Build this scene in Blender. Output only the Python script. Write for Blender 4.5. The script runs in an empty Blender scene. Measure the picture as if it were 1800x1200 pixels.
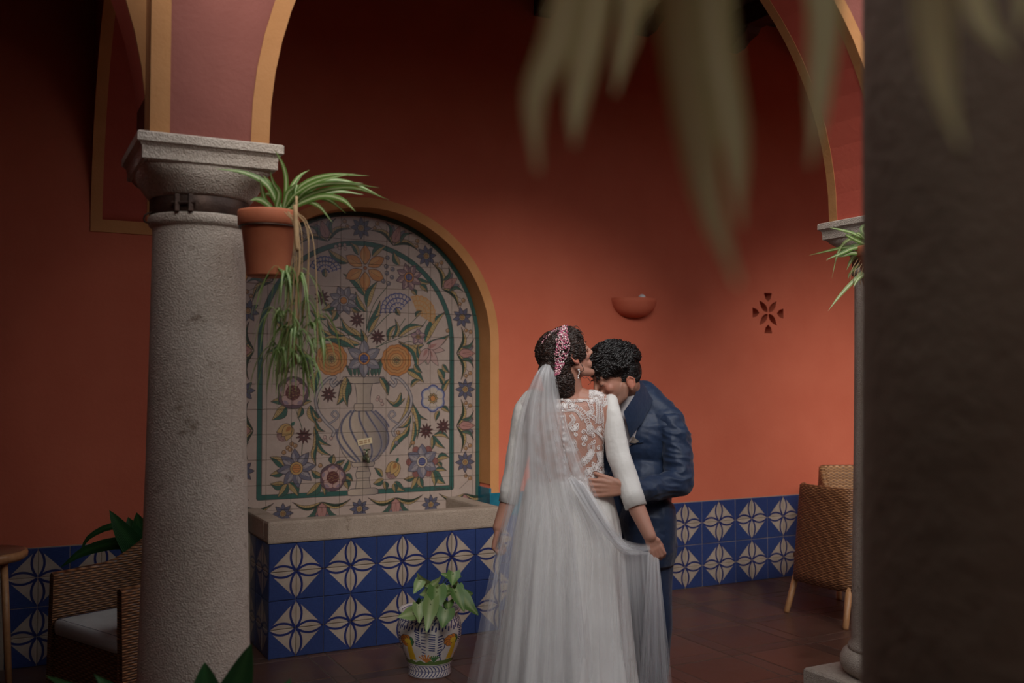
import bpy, bmesh, math, random
import numpy as np
from mathutils import Vector, Matrix, noise
from mathutils.bvhtree import BVHTree
random.seed(7); rng = np.random.default_rng(7)
PI = math.pi
S = bpy.context.scene
COL = S.collection

# ------------------------------------------------------------------ camera
TH = math.radians(27.2); FPX = 1750.0; CAMP = Vector((0, -5.7, 1.47)); PIT = math.atan(65 / 1750)
RV = Vector((math.cos(TH), -math.sin(TH), 0)); FV = Vector((math.sin(TH), math.cos(TH), 0)); UV3 = Vector((0, 0, 1))
cam_d = bpy.data.cameras.new('camera'); cam = bpy.data.objects.new('camera', cam_d); COL.objects.link(cam)
cam.location = CAMP; cam.rotation_euler = (PI / 2 + PIT, 0, -TH)
cam_d.sensor_width = 36; cam_d.lens = 36 * FPX / 1800; cam_d.clip_start = 0.05
cam_d.dof.use_dof = True; cam_d.dof.focus_distance = 4.5; cam_d.dof.aperture_fstop = 2.8
S.camera = cam
# ------------------------------------------------------------------ sky, sun, exposure
w = bpy.data.worlds.new('sky'); S.world = w; w.use_nodes = True
bg = w.node_tree.nodes['Background']; bg.inputs[0].default_value = (0.93, 0.96, 1.0, 1); bg.inputs[1].default_value = 2.1
sd = bpy.data.lights.new('soft_sun', 'SUN'); sd.energy = 3.1; sd.angle = math.radians(30); sd.color = (1.0, 0.96, 0.9)
so = bpy.data.objects.new('soft_sun', sd); COL.objects.link(so)
so.rotation_euler = Vector((-0.26, -0.80, 0.50)).to_track_quat('Z', 'Y').to_euler()
vs = S.view_settings; vs.view_transform = 'Standard'; vs.look = 'None'; vs.exposure = -0.10; vs.gamma = 1.0; vs.use_curve_mapping = False
S.cycles.transparent_max_bounces = 24

def ray(px, py):
    X = (px - 900) / FPX; V = -(py - 600) / FPX
    c, s = math.cos(PIT), math.sin(PIT)
    Z = c - V * s; U = s + V * c
    return RV * X + FV * Z + UV3 * U, Z
def PZ(px, py, D):
    d, Z = ray(px, py); return CAMP + d * (D / Z)
def PY(px, py, y):
    d, Z = ray(px, py); return CAMP + d * ((y - CAMP.y) / d.y)
def proj(p):
    d = Vector(p) - CAMP; X = d.dot(RV); Z0 = d.dot(FV)
    c, s = math.cos(PIT), math.sin(PIT); Z = Z0 * c + d.z * s; U = -Z0 * s + d.z * c
    if Z < 0.05: return (-9999, -9999)
    return 900 + FPX * X / Z, 600 - FPX * U / Z

# ------------------------------------------------------------------ materials
def s2l(c):
    return tuple(((x / 255 + 0.055) / 1.055) ** 2.4 if x > 10 else x / 255 / 12.92 for x in c)
class NT:
    def __init__(s, name):
        s.m = bpy.data.materials.new(name); s.m.use_nodes = True; s.t = s.m.node_tree; s.b = s.t.nodes['Principled BSDF']
        s.out = s.t.nodes['Material Output']
    def n(s, typ, **kw):
        nd = s.t.nodes.new(typ)
        for k, v in kw.items():
            if k.startswith('_'): setattr(nd, k[1:], v)
            else:
                key = int(k[1:]) if k[0] == 'i' and k[1:].isdigit() else k
                nd.inputs[key].default_value = v
        return nd
    def l(s, a, b): s.t.links.new(a, b)
    def coord(s, kind='Object'): return s.n('ShaderNodeTexCoord').outputs[kind]
    def noise(s, scale, detail=3, rough=.55, vec=None):
        nd = s.n('ShaderNodeTexNoise'); nd.inputs['Scale'].default_value = scale
        nd.inputs['Detail'].default_value = detail; nd.inputs['Roughness'].default_value = rough
        s.l(vec if vec is not None else s.coord(), nd.inputs['Vector']); return nd.outputs['Fac']
    def ramp(s, fac, stops):
        r = s.n('ShaderNodeValToRGB'); s.l(fac, r.inputs[0]); e = r.color_ramp.elements
        while len(e) < len(stops): e.new(.5)
        for i, (p, c) in enumerate(stops): e[i].position = p; e[i].color = (c if len(c) == 4 else (*c, 1))
        return r.outputs[0]
    def mix(s, fac, a, b, mode='MIX'):
        m = s.n('ShaderNodeMix'); m.data_type = 'RGBA'; m.blend_type = mode
        for v, k in ((fac, 0), (a, 6), (b, 7)):
            if isinstance(v, (int, float)): m.inputs[k].default_value = v
            elif isinstance(v, tuple): m.inputs[k].default_value = (*v, 1) if len(v) == 3 else v
            else: s.l(v, m.inputs[k])
        return m.outputs[2]
    def bump(s, h, strength=.3, dist=.01):
        b = s.n('ShaderNodeBump'); b.inputs['Strength'].default_value = strength; b.inputs['Distance'].default_value = dist
        s.l(h, b.inputs['Height']); s.l(b.outputs[0], s.b.inputs['Normal']); return b
    def base(s, c):
        if isinstance(c, tuple): s.b.inputs['Base Color'].default_value = (*c, 1)
        else: s.l(c, s.b.inputs['Base Color'])
    def math(s, op, a, b=None, c=None):
        m = s.n('ShaderNodeMath'); m.operation = op
        for i, v in enumerate((a, b, c)):
            if v is None: continue
            if isinstance(v, (int, float)): m.inputs[i].default_value = v
            else: s.l(v, m.inputs[i])
        return m.outputs[0]
    def rough(s, v): s.b.inputs['Roughness'].default_value = v
def mottle(name, c1, c2, scale=3, rough=.8, bump=.15, bscale=60, bd=.004, spec=.5, detail=4):
    k = NT(name); f = k.noise(scale, detail); k.base(k.ramp(f, [(.3, c1), (.7, c2)])); k.rough(rough)
    k.b.inputs['Specular IOR Level'].default_value = spec
    if bump: k.bump(k.noise(bscale, 4), bump, bd)
    return k.m
M = {}
M['wall'] = mottle('terracotta_paint', (.53, .122, .066), (.58, .145, .080), 2.5, .75, .25, 45, .004, .3)
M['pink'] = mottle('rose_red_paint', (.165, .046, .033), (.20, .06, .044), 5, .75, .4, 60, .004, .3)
M['darkred'] = mottle('dark_red_paint', (.40, .07, .045), (.46, .09, .055), 4, .75, .3, 60, .004, .3)
M['ochre'] = mottle('ochre_paint', (.50, .22, .075), (.57, .26, .10), 5, .75, .4, 60, .004, .3)
M['ochre_dim'] = mottle('ochre_paint_dimmed', (.32, .140, .046), (.37, .17, .062), 5, .75, .4, 60, .004, .3)  # same ochre, darkened in the colour to offset strong light on the arcade
M['teal'] = mottle('teal_glaze', (.01, .10, .16), (.02, .16, .22), 20, .25, .1)
M['beam'] = mottle('dark_beam_wood', (.035, .015, .01), (.06, .025, .015), 8, .6, .3)
M['ceil'] = mottle('dark_ceiling', (.05, .025, .02), (.08, .04, .03), 4, .8, .2)
M['grout'] = mottle('grout', (.26, .20, .155), (.32, .25, .19), 20, .9, .2); M['joint'] = mottle('floor_joint', (.085, .060, .048), (.13, .095, .075), 14, .8, .2)
def stone(name, a, b, c):
    k = NT(name); co = k.coord()
    big = k.noise(3, 5, .6, co); fine = k.noise(85, 3, .5, co); veins = k.noise(9, 6, .75, co)
    col = k.ramp(big, [(.3, a), (.7, b)])
    col = k.mix(k.ramp(veins, [(.30, (1, 1, 1)), (.40, (0, 0, 0))]), col, c)
    col = k.mix(k.ramp(fine, [(.25, (.35, .35, .35)), (.6, (0, 0, 0))]), col, c)
    k.base(col); k.rough(.85); v = k.n('ShaderNodeTexVoronoi', Scale=200.0); k.l(co, v.inputs['Vector'])
    h = k.math('ADD', v.outputs['Distance'], k.math('MULTIPLY', veins, 1.6)); k.bump(h, .7, .004); return k.m
M['stone'] = stone('tooled_limestone', (.40, .325, .262), (.52, .44, .37), (.20, .145, .105))
M['rim'] = stone('warm_pitted_stone', (.32, .245, .19), (.42, .33, .26), (.18, .13, .09))
M['iron'] = mottle('rusty_iron', (.035, .022, .018), (.09, .05, .035), 14, .5, .4, 80)
M['iron'].node_tree.nodes['Principled BSDF'].inputs['Metallic'].default_value = .6
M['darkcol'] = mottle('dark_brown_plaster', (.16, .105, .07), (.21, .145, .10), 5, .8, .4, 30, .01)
M['clay'] = mottle('clay_pot', (.42, .115, .05), (.52, .16, .075), 9, .75, .15)
M['soil'] = mottle('soil', (.03, .02, .012), (.06, .04, .025), 60, .95, .6)
M['black'] = mottle('black_metal', (.02, .02, .02), (.03, .03, .03), 20, .5, 0)
def vcol(name, rough=.6, spec=.4, sss=0, bump=0, bs=200, noise=0):
    k = NT(name); a = k.n('ShaderNodeAttribute', _attribute_name='col').outputs['Color']
    if noise: a = k.mix(noise, a, k.ramp(k.noise(30, 4), [(.3, (.45, .45, .45)), (.7, (1, 1, 1))]), 'MULTIPLY')
    k.base(a); k.rough(rough); k.b.inputs['Specular IOR Level'].default_value = spec
    if sss: k.b.inputs['Subsurface Weight'].default_value = sss; k.b.inputs['Subsurface Scale'].default_value = .01
    if bump: k.bump(k.noise(bs, 3), bump, .002)
    return k.m
M['skin'] = vcol('skin', .5, .4, .12, .15, 250)
def leafmat(name, edge, mid, ribs=0, rough=.45, tr_=.3):
    k = NT(name); uv = k.n('ShaderNodeSeparateXYZ'); k.l(k.coord('UV'), uv.inputs[0])
    d = k.math('ABSOLUTE', k.math('SUBTRACT', uv.outputs[0], .5))
    col = k.ramp(d, [(.05, mid), (.22, edge)])
    if ribs: 
        wv = k.math('SINE', k.math('MULTIPLY', uv.outputs[0], ribs)); col = k.mix(k.math('MULTIPLY_ADD', wv, .12, .12), col, mid)
        k.bump(wv, .3, .002)
    col = k.mix(.35, col, k.ramp(k.noise(7, 3), [(.3, (.5, .5, .4)), (.7, (1.2, 1.2, 1.1))]), 'MULTIPLY')
    k.base(col); k.rough(rough)
    tr = k.n('ShaderNodeBsdfTranslucent'); k.l(col, tr.inputs[0]); mx = k.n('ShaderNodeMixShader'); mx.inputs[0].default_value = tr_
    k.l(k.b.outputs[0], mx.inputs[1]); k.l(tr.outputs[0], mx.inputs[2]); k.l(mx.outputs[0], k.out.inputs[0])
    return k.m
M['spider'] = leafmat('spider_leaf', (.13, .24, .045), (.55, .62, .33))
M['spider2'] = leafmat('pale_spider_leaf', (.25, .34, .10), (.62, .66, .42))
M['near'] = leafmat('pale_olive_leaf', (.62, .58, .30), (.82, .78, .50), 0, .5, .6); M['dry'] = mottle('dry_runner', (.34, .20, .09), (.48, .32, .17), 30, .8, 0)
M['aspid'] = leafmat('broad_dark_leaf', (.03, .115, .04), (.05, .17, .055), 90, .35)
M['arrow'] = leafmat('arrowhead_leaf', (.13, .25, .07), (.34, .44, .20))
M['arrow2'] = leafmat('pale_arrowhead_leaf', (.28, .40, .15), (.48, .56, .30))
M['stem'] = mottle('green_stem', (.07, .13, .03), (.12, .2, .05), 20, .6, 0)

# ------------------------------------------------------------------ mesh helpers
def link(o, parent=None):
    COL.objects.link(o)
    if parent is not None: o.parent = parent
    return o
def mesh(name, vs_, fs, mat, parent=None, smooth=False, uvs=None, cols=None):
    me = bpy.data.meshes.new(name); me.from_pydata([tuple(v) for v in vs_], [], fs); me.update()
    if mat is not None: me.materials.append(M[mat] if isinstance(mat, str) else mat)
    if smooth: me.polygons.foreach_set('use_smooth', [True] * len(me.polygons))
    if uvs is not None:
        ul = me.uv_layers.new(name='UVMap'); idx = np.zeros(len(me.loops), dtype=np.int32); me.loops.foreach_get('vertex_index', idx)
        ul.data.foreach_set('uv', np.asarray(uvs, dtype=np.float32)[idx].ravel())
    if cols is not None:
        ca = me.color_attributes.new('col', 'FLOAT_COLOR', 'POINT'); ca.data.foreach_set('color', np.asarray(cols, dtype=np.float32).ravel())
    return link(bpy.data.objects.new(name, me), parent)
def tag(o, label=None, cat=None, group=None, kind=None):
    if label: o['label'] = label
    if cat: o['category'] = cat
    if group: o['group'] = group
    if kind: o['kind'] = kind
    return o
def empty(name, loc, label=None, cat=None, group=None, rz=0):
    o = bpy.data.objects.new(name, None); o.empty_display_size = .1; o.location = loc; o.rotation_euler = (0, 0, rz)
    COL.objects.link(o); o.matrix_basis = Matrix.Translation(loc) @ Matrix.Rotation(rz, 4, 'Z')
    return tag(o, label, cat, group)
def shift(vs_, root):       # world points -> local points of a root Empty
    mi = root.matrix_basis.inverted(); return [mi @ Vector(v) for v in vs_]
class MB:
    def __init__(s): s.v = []; s.f = []; s.uv = []; s.c = []
    def add(s, v, f, uv=None, col=None):
        n = len(s.v); s.v += [Vector(p) for p in v]; s.f += [[i + n for i in q] for q in f]
        s.uv += list(uv) if uv is not None else [(0, 0)] * len(v); s.c += [(*(col or (1, 1, 1)), 1)] * len(v); return s
    def box(s, a, b, bev=0):
        (x0, y0, z0), (x1, y1, z1) = a, b
        if not bev:
            v = [(x, y, z) for x in (x0, x1) for y in (y0, y1) for z in (z0, z1)]
            return s.add(v, [(0, 1, 3, 2), (4, 6, 7, 5), (0, 4, 5, 1), (2, 3, 7, 6), (0, 2, 6, 4), (1, 5, 7, 3)])
        bm = bmesh.new(); bmesh.ops.create_cube(bm, size=1)
        for q in bm.verts: q.co = Vector(((x0 + x1) / 2 + q.co.x * (x1 - x0), (y0 + y1) / 2 + q.co.y * (y1 - y0), (z0 + z1) / 2 + q.co.z * (z1 - z0)))
        bmesh.ops.bevel(bm, geom=bm.edges[:], offset=bev, segments=2, affect='EDGES', profile=.6)
        bm.verts.index_update(); s.add([q.co.copy() for q in bm.verts], [[q.index for q in f.verts] for f in bm.faces]); bm.free(); return s
    def rings(s, rs, closed=True, cap=(True, True), uv=True, col=None):
        n = len(rs[0]); v = [p for r in rs for p in r]; f = []; u = []
        for i in range(len(rs) - 1):
            for j in range(n if closed else n - 1):
                k = (j + 1) % n; f.append([i * n + j, i * n + k, (i + 1) * n + k, (i + 1) * n + j])
        for i in range(len(rs)): u += [(j / max(1, n - 1), i / max(1, len(rs) - 1)) for j in range(n)]
        if closed and cap[0]: f.append(list(range(n))[::-1])
        if closed and cap[1]: f.append([(len(rs) - 1) * n + j for j in range(n)])
        return s.add(v, f, u, col)
    def tube(s, pts, rad, seg=8, col=None, cap=(True, True), flat=1.0):
        pts = [Vector(p) for p in pts]; n = len(pts); rs = []
        rad = rad if hasattr(rad, '__len__') else [rad] * n
        t0 = (pts[1] - pts[0]).normalized(); a = t0.orthogonal().normalized()
        for i, p in enumerate(pts):
            t = (pts[min(i + 1, n - 1)] - pts[max(i - 1, 0)]).normalized()
            a = (a - t * a.dot(t)); a = a.normalized() if a.length > 1e-6 else t.orthogonal().normalized(); b = t.cross(a)
            rs.append([p + (a * math.cos(2 * PI * j / seg) + b * flat * math.sin(2 * PI * j / seg)) * rad[i] for j in range(seg)])
        return s.rings(rs, True, cap, col=col)
    def lathe(s, prof, c=(0, 0, 0), seg=32, axis=None):
        c = Vector(c); rs = [[c + Vector((r * math.cos(2 * PI * j / seg), r * math.sin(2 * PI * j / seg), z)) for j in range(seg + 1)] for r, z in prof]
        return s.rings(rs, False)
    def sphere(s, c, r, col=None, u=8, v=6, rot=None):
        c = Vector(c); r = r if hasattr(r, '__len__') else (r, r, r); vs_ = []; f = []
        for i in range(v + 1):
            for j in range(u):
                th = PI * i / v; ph = 2 * PI * j / u
                q = Vector((r[0] * math.sin(th) * math.cos(ph), r[1] * math.sin(th) * math.sin(ph), r[2] * math.cos(th)))
                if rot is not None: q = rot @ q
                vs_.append(c + q)
        for i in range(v):
            for j in range(u):
                k = (j + 1) % u; f.append([i * u + j, (i + 1) * u + j, (i + 1) * u + k, i * u + k])
        return s.add(vs_, f, None, col)
    def build(s, name, mat, parent=None, smooth=False, vc=False):
        v = shift(s.v, parent) if (parent is not None and parent.type == 'EMPTY') else s.v
        return mesh(name, v, s.f, mat, parent, smooth, s.uv, s.c if vc else None)
def bez(p, n=14):           # Catmull-Rom through the points
    p = [Vector(q) for q in p]
    if len(p) == 2: return [p[0].lerp(p[1], i / n) for i in range(n + 1)]
    q = [p[0] * 2 - p[1]] + p + [p[-1] * 2 - p[-2]]; out = []
    m = len(p) - 1
    for i in range(n + 1):
        t = i / n * m; k = min(int(t), m - 1); t -= k; a, b, c, d = q[k:k + 4]
        out.append(.5 * ((2 * b) + (c - a) * t + (2 * a - 5 * b + 4 * c - d) * t * t + (3 * b - a - 3 * c + d) * t ** 3))
    return out
def plate(name, outer, holes, y0, y1, mat, parent=None, smooth=False):   # 2-D outline in (x,z) with holes, extruded between y0 and y1
    cu = bpy.data.curves.new(name, 'CURVE'); cu.dimensions = '2D'; cu.fill_mode = 'BOTH'; cu.extrude = abs(y1 - y0) / 2
    for pts in [outer] + holes:
        sp = cu.splines.new('POLY'); sp.points.add(len(pts) - 1); sp.use_cyclic_u = True
        for i, (x, z) in enumerate(pts): sp.points[i].co = (x, z, 0, 1)
    ob = bpy.data.objects.new(name, cu); COL.objects.link(ob); dg = bpy.context.evaluated_depsgraph_get()
    me = bpy.data.meshes.new_from_object(ob.evaluated_get(dg)); bpy.data.objects.remove(ob); bpy.data.curves.remove(cu)
    yc = (y0 + y1) / 2
    for v in me.vertices: v.co = Vector((v.co.x, yc - v.co.z, v.co.y))
    me.name = name; me.materials.clear(); me.materials.append(M[mat]); me.update()
    o = bpy.data.objects.new(name, me); return link(o, parent)
def arcband(mb, cx, cz, r0, r1, y0, y1, a0, a1, zlow=None, n=40):
    rs = []; A = [a0 + (a1 - a0) * i / n for i in range(n + 1)]
    sec = lambda ca, sa, dz=0: [Vector((cx + r * ca, y, cz + r * sa + dz)) for r, y in ((r0, y0), (r1, y0), (r1, y1), (r0, y1))]
    if zlow is not None: rs.append([Vector((p.x, p.y, zlow)) for p in sec(math.cos(A[0]), math.sin(A[0]))])
    rs += [sec(math.cos(a), math.sin(a)) for a in A]
    if zlow is not None: rs.append([Vector((p.x, p.y, zlow)) for p in sec(math.cos(A[-1]), math.sin(A[-1]))])
    mb.rings(rs)
def ribbon(mb, pts, width, n=10, side=None, fold=.25, twist=0, tipw=.0):  # a strap leaf: V-folded ribbon that tapers
    P = bez(pts, n); v = []; u = []; f = []
    for i, p in enumerate(P):
        t = (P[min(i + 1, n)] - P[max(i - 1, 0)]).normalized(); sd_ = side if side is not None else t.cross(UV3)
        sd_ = (sd_ - t * sd_.dot(t)); sd_ = sd_.normalized() if sd_.length > 1e-4 else t.orthogonal().normalized()
        if twist: sd_ = Matrix.Rotation(twist * i / n, 3, t) @ sd_
        nr = t.cross(sd_); s_ = i / n
        wd = width * .5 * max(tipw, min(1, .55 + s_ * 3) * (1 - max(0, (s_ - .45) / .55) ** 1.6))
        v += [p - sd_ * wd + nr * wd * fold, p, p + sd_ * wd + nr * wd * fold]; u += [(0, s_), (.5, s_), (1, s_)]
    for i in range(n):
        a = i * 3; f += [[a, a + 1, a + 4, a + 3], [a + 1, a + 2, a + 5, a + 4]]
    mb.add(v, f, u)
def bladeleaf(mb, base, tip, width, droop=.1, n=12, m=6, side=None, heart=False, cup=.15, wave=0):   # broad leaf
    base, tip = Vector(base), Vector(tip); L = (tip - base).length; t = (tip - base) / L
    sd_ = side if side is not None else t.cross(UV3); sd_ = (sd_ - t * sd_.dot(t)); sd_ = sd_.normalized() if sd_.length > 1e-4 else t.orthogonal().normalized()
    nr = sd_.cross(t); v = []; u = []; f = []
    for i in range(n + 1):
        s_ = i / n
        wd = width * .5 * ((math.sin(PI * s_ ** .62) ** .8) if not heart else (1 - s_) ** .75 * (1.05 - .12 * math.cos(s_ * 9)) if s_ > .0 else width * 0 + .8)
        if heart and i == 0: wd = width * .36
        for j in range(m + 1):
            q = j / m * 2 - 1
            back = -L * .22 * abs(q) * (1 - s_) ** 3 if heart else 0
            p = base + t * (L * s_ + back) + sd_ * (wd * q) + nr * (L * droop * math.sin(PI * s_) + cup * wd * q * q + (wave * math.sin(s_ * 14 + q * 2) * abs(q)))
            v.append(p); u.append((q * .5 + .5, s_))
    for i in range(n):
        for j in range(m):
            a = i * (m + 1) + j; f.append([a, a + 1, a + m + 2, a + m + 1])
    mb.add(v, f, u)

# continuous bodies: overlapping tapered capsules and ellipsoids fused by a voxel remesh
def cap_geo(p0, r0, p1, r1, seg=16):
    p0, p1 = Vector(p0), Vector(p1); d = p1 - p0; L = max(d.length, 1e-4); t = d / L; a = t.orthogonal().normalized(); b = t.cross(a); rs = []
    for k in range(-5, 0): an = PI / 2 * k / 5; rs.append((p0 + t * r0 * math.sin(an), r0 * math.cos(an)))
    for k in range(0, 6): s_ = k / 5; rs.append((p0.lerp(p1, s_), r0 + (r1 - r0) * s_))
    for k in range(1, 6): an = PI / 2 * k / 5; rs.append((p1 + t * r1 * math.sin(an), r1 * math.cos(an)))
    return [[p + (a * math.cos(2 * PI * j / seg) + b * math.sin(2 * PI * j / seg)) * max(r, 1e-4) for j in range(seg)] for p, r in rs]
class Blob(MB):
    def cap(s, p0, r0, p1, r1): return s.rings(cap_geo(p0, r0, p1, r1))
    def chain(s, pts, rs_):
        for i in range(len(pts) - 1): s.cap(pts[i], rs_[i], pts[i + 1], rs_[i + 1])
        return s
    def ell(s, c, r, rot=None): return s.sphere(c, r, None, 24, 16, rot)
    def fuse(s, voxel=.004, smooth=4, fac=.5):
        me = bpy.data.meshes.new('tmp'); me.from_pydata([tuple(v) for v in s.v], [], s.f); me.update()
        bm = bmesh.new(); bm.from_mesh(me); bmesh.ops.recalc_face_normals(bm, faces=bm.faces); bm.to_mesh(me); bm.free()
        ob = bpy.data.objects.new('tmp', me); COL.objects.link(ob)
        r = ob.modifiers.new('r', 'REMESH'); r.mode = 'VOXEL'; r.voxel_size = voxel; r.use_smooth_shade = True
        if smooth: q = ob.modifiers.new('s', 'SMOOTH'); q.factor = fac; q.iterations = smooth
        dg = bpy.context.evaluated_depsgraph_get(); ev = ob.evaluated_get(dg); out = bpy.data.meshes.new_from_object(ev)
        bpy.data.objects.remove(ob); bpy.data.meshes.remove(me); return out
def put(me, name, mat, parent=None, smooth=True):
    if parent is not None and parent.type == 'EMPTY': me.transform(parent.matrix_basis.inverted())
    me.name = name; me.materials.clear(); me.materials.append(M[mat] if isinstance(mat, str) else mat)
    me.polygons.foreach_set('use_smooth', [smooth] * len(me.polygons)); return link(bpy.data.objects.new(name, me), parent)
def paint(me, fn):          # per-vertex colour from a function of the world position array
    co = np.zeros(len(me.vertices) * 3, dtype=np.float32); me.vertices.foreach_get('co', co); co = co.reshape(-1, 3)
    c = fn(co); ca = me.color_attributes.new('col', 'FLOAT_COLOR', 'POINT'); ca.data.foreach_set('color', np.hstack([c, np.ones((len(c), 1))]).astype(np.float32).ravel())
# ================================================================== THE SETTING
T = 0.15; CX = 1.965; ZC = 1.69; RO = 0.812; ZCEIL = 4.12
def st(o): o['kind'] = 'structure'; return o
# floor: a base slab and the terracotta pieces that show
b = MB(); b.box((-4, -8, -.14), (9.5, 0.4, -.0025)); floor = st(b.build('floor', 'joint'))
def tilemat(name, c1, c2, rough=.32):
    k = NT(name); co = k.coord(); oi = k.n('ShaderNodeObjectInfo').outputs['Random']
    f = k.noise(6, 6, .7, k.coord('Object')); col = k.ramp(f, [(.3, c1), (.75, c2)])
    col = k.mix(.55, col, k.ramp(oi, [(0, (.55, .55, .55)), (1, (1.15, 1.08, 1.05))]), 'MULTIPLY')
    k.base(col); r = k.math('MULTIPLY_ADD', f, .35, rough - .14); k.l(r, k.b.inputs['Roughness']); k.bump(f, .25, .004); return k.m
M['terra'] = tilemat('terracotta_floor', (.085, .040, .028), (.165, .075, .050))
M['terra2'] = tilemat('terracotta_strip', (.075, .040, .030), (.14, .070, .050))
def tile_mesh(name, sx, sy, th, mat, be=.004):
    b = MB(); b.box((-sx / 2, -sy / 2, -th), (sx / 2, sy / 2, 0), be); o = b.build(name, mat); me = o.data; bpy.data.objects.remove(o); return me
fm = {'floor_tile': tile_mesh('floor_tile', .394, .394, .012, 'terra'), 'h': tile_mesh('border_strip', .394, .092, .012, 'terra2'),
      'v': tile_mesh('border_strip', .092, .394, .012, 'terra2'), 'c': tile_mesh('corner_tile', .092, .092, .012, 'terra2')}
def place(me, name, loc, parent, rot=None):
    o = bpy.data.objects.new(name, me); o.location = loc
    if rot is not None: o.rotation_euler = rot
    COL.objects.link(o); o.parent = parent; return o
X0, Y0 = 3.525, -1.435
for i in range(-10, 10):
    for j in range(-3, 4):
        for key, dx, dy in (('floor_tile', .25, .25), ('h', .25, 0), ('v', 0, .25), ('c', 0, 0)):
            x, y = X0 + .5 * i + dx, Y0 + .5 * j + dy
            if y > -.02 or y < -2.9: continue
            if 1.3 < x < 2.6 and y > -.4: continue
            p = proj((x, y, 0))
            if not (-60 < p[0] < 1580 and 900 < p[1] < 1290): continue
            place(fm[key], {'floor_tile': 'floor_tile', 'h': 'border_strip', 'v': 'border_strip', 'c': 'corner_tile'}[key], (x, y, random.uniform(-.001, .0012)), floor)
# back wall with the niche and the pierced vent
def arcpts(cx, cz, r, a0, a1, n): return [(cx + r * math.cos(a0 + (a1 - a0) * i / n), cz + r * math.sin(a0 + (a1 - a0) * i / n)) for i in range(n + 1)]
niche = [(CX + RO, .45)] + arcpts(CX, ZC, RO, 0, PI, 48) + [(CX - RO, .45)]
VX, VZ = 5.07, 1.955
def petal(a, r0, r1, wd):
    pts = []
    for i in range(13):
        s_ = i / 12; r = r0 + (r1 - r0) * s_; h = wd * math.sin(PI * s_ ** .8); pts.append((r, h))
    pts = pts + [(r, -h) for r, h in pts[-2:0:-1]]
    return [(VX + 1.0 * (r * math.cos(a) - h * math.sin(a)), VZ + 1.0 * (r * math.sin(a) + h * math.cos(a))) for r, h in pts]
holes = [petal(a, .008, .125, .023) for a in (.83, PI - .83, PI + .83, -.83)]
for a in (0, PI / 2, PI, -PI / 2):
    R1 = .148 if abs(math.sin(a)) < .5 else .150
    holes.append([(VX + r * math.cos(a) - h * math.sin(a), VZ + r * math.sin(a) + h * math.cos(a)) for r, h in ((.085, 0), (.108, .026), (R1, .038), (R1, -.038), (.108, -.026))])
wall_back = st(plate('wall_back', [(-4, 0), (9.5, 0), (9.5, ZCEIL), (-4, ZCEIL)], [niche] + holes, 0, .16, 'wall'))
b = MB(); b.box((VX - .2, .155, VZ - .2), (VX + .2, .2, VZ + .2)); b.build('vent_backing', 'darkred', wall_back)
b = MB(); b.box((CX - 1, .185, .4), (CX + 1, .25, 2.7)); b.build('niche_backing', 'grout', wall_back)
b = MB(); arcband(b, CX, ZC, RO - .003, RO + .056, -.004, .0015, 0, PI, .72, 48); arcband(b, CX, ZC, RO - .004, RO + .001, -.003, .17, 0, PI, .80, 48)
b.build('niche_border', 'ochre', wall_back)
b = MB()      # turquoise skirting that lines the foot of the niche and the wall beside it
b.box((CX + RO - .012, -.006, .60), (CX + RO + .002, .18, .775), .002); b.box((CX + RO - .012, -.014, .60), (3.05, .001, .745), .002)
b.box((CX - RO - .002, -.006, .60), (CX - RO + .012, .18, .775), .002); b.build('niche_skirting', 'teal', wall_back)
# cross arch from the left pier to the back wall; its soffit shows at the upper left
XA0, XA1, RY, CY, ZT = .416, .75, 1.167, -1.165, 2.262
def yzplate(outer, x0, x1, name, mat, parent):
    o = plate(name, outer, [], x0, x1, mat, parent)
    for v in o.data.vertices: v.co = Vector((v.co.y, v.co.x, v.co.z))
    bm = bmesh.new(); bm.from_mesh(o.data); bmesh.ops.recalc_face_normals(bm, faces=bm.faces); bm.to_mesh(o.data); bm.free(); return o
wx = st(yzplate([(.002, ZT), (.002, 4.11), (-2.33, 4.11), (-2.33, ZT)] + [(CY - RY * math.cos(PI * i / 36) * 1.0, ZT + RY * math.sin(PI * i / 36)) for i in range(37)], XA0, XA1, 'wall_cross_arch', 'darkred', None))
def yzband(x0, x1, r0, r1, name='painted_border'):
    b = MB(); b.rings([[Vector((x, CY - r * math.cos(PI * i / 40), ZT + r * math.sin(PI * i / 40))) for x, r in ((x0, r0), (x1, r0), (x1, r1), (x0, r1))] for i in range(41)]); b.build(name, 'ochre', wx)
yzband(XA0 - .003, XA0 + .055, RY - .004, RY + .01); yzband(XA1 - .055, XA1 + .003, RY - .004, RY + .01)
b = MB(); b.box((XA0 - .003, -.008, ZT - .012), (XA1 + .003, .003, ZT + .055)); b.build('painted_border', 'ochre', wx)
# ceiling and beams
b = MB(); b.box((-4, -2.5, ZCEIL), (9.5, .3, ZCEIL + .15)); ceil = st(b.build('ceiling', 'ceil'))
for i in range(-5, 7):
    x = 3.15 + .79 * i; b = MB(); b.box((x - .07, -2.35, 3.97), (x + .07, -.002, ZCEIL), .008)
    b.rings([[Vector((xx, yy, zz)) for xx, zz in ((x - .06, zt), (x + .06, zt), (x + .06, 3.985), (x - .06, 3.985))] for yy, zt in ((-.002, 3.86), (-.10, 3.87), (-.16, 3.91), (-.24, 3.93), (-.27, 3.97))])
    b.build('beam', 'beam', ceil)
b = MB(); b.box((-4.15, -8, 0), (-4, .3, 4.6)); st(b.build('wall_left', 'darkred'))
b = MB(); b.box((9.4, -8, 0), (9.55, .3, 4.6)); st(b.build('wall_right', 'wall'))
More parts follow.
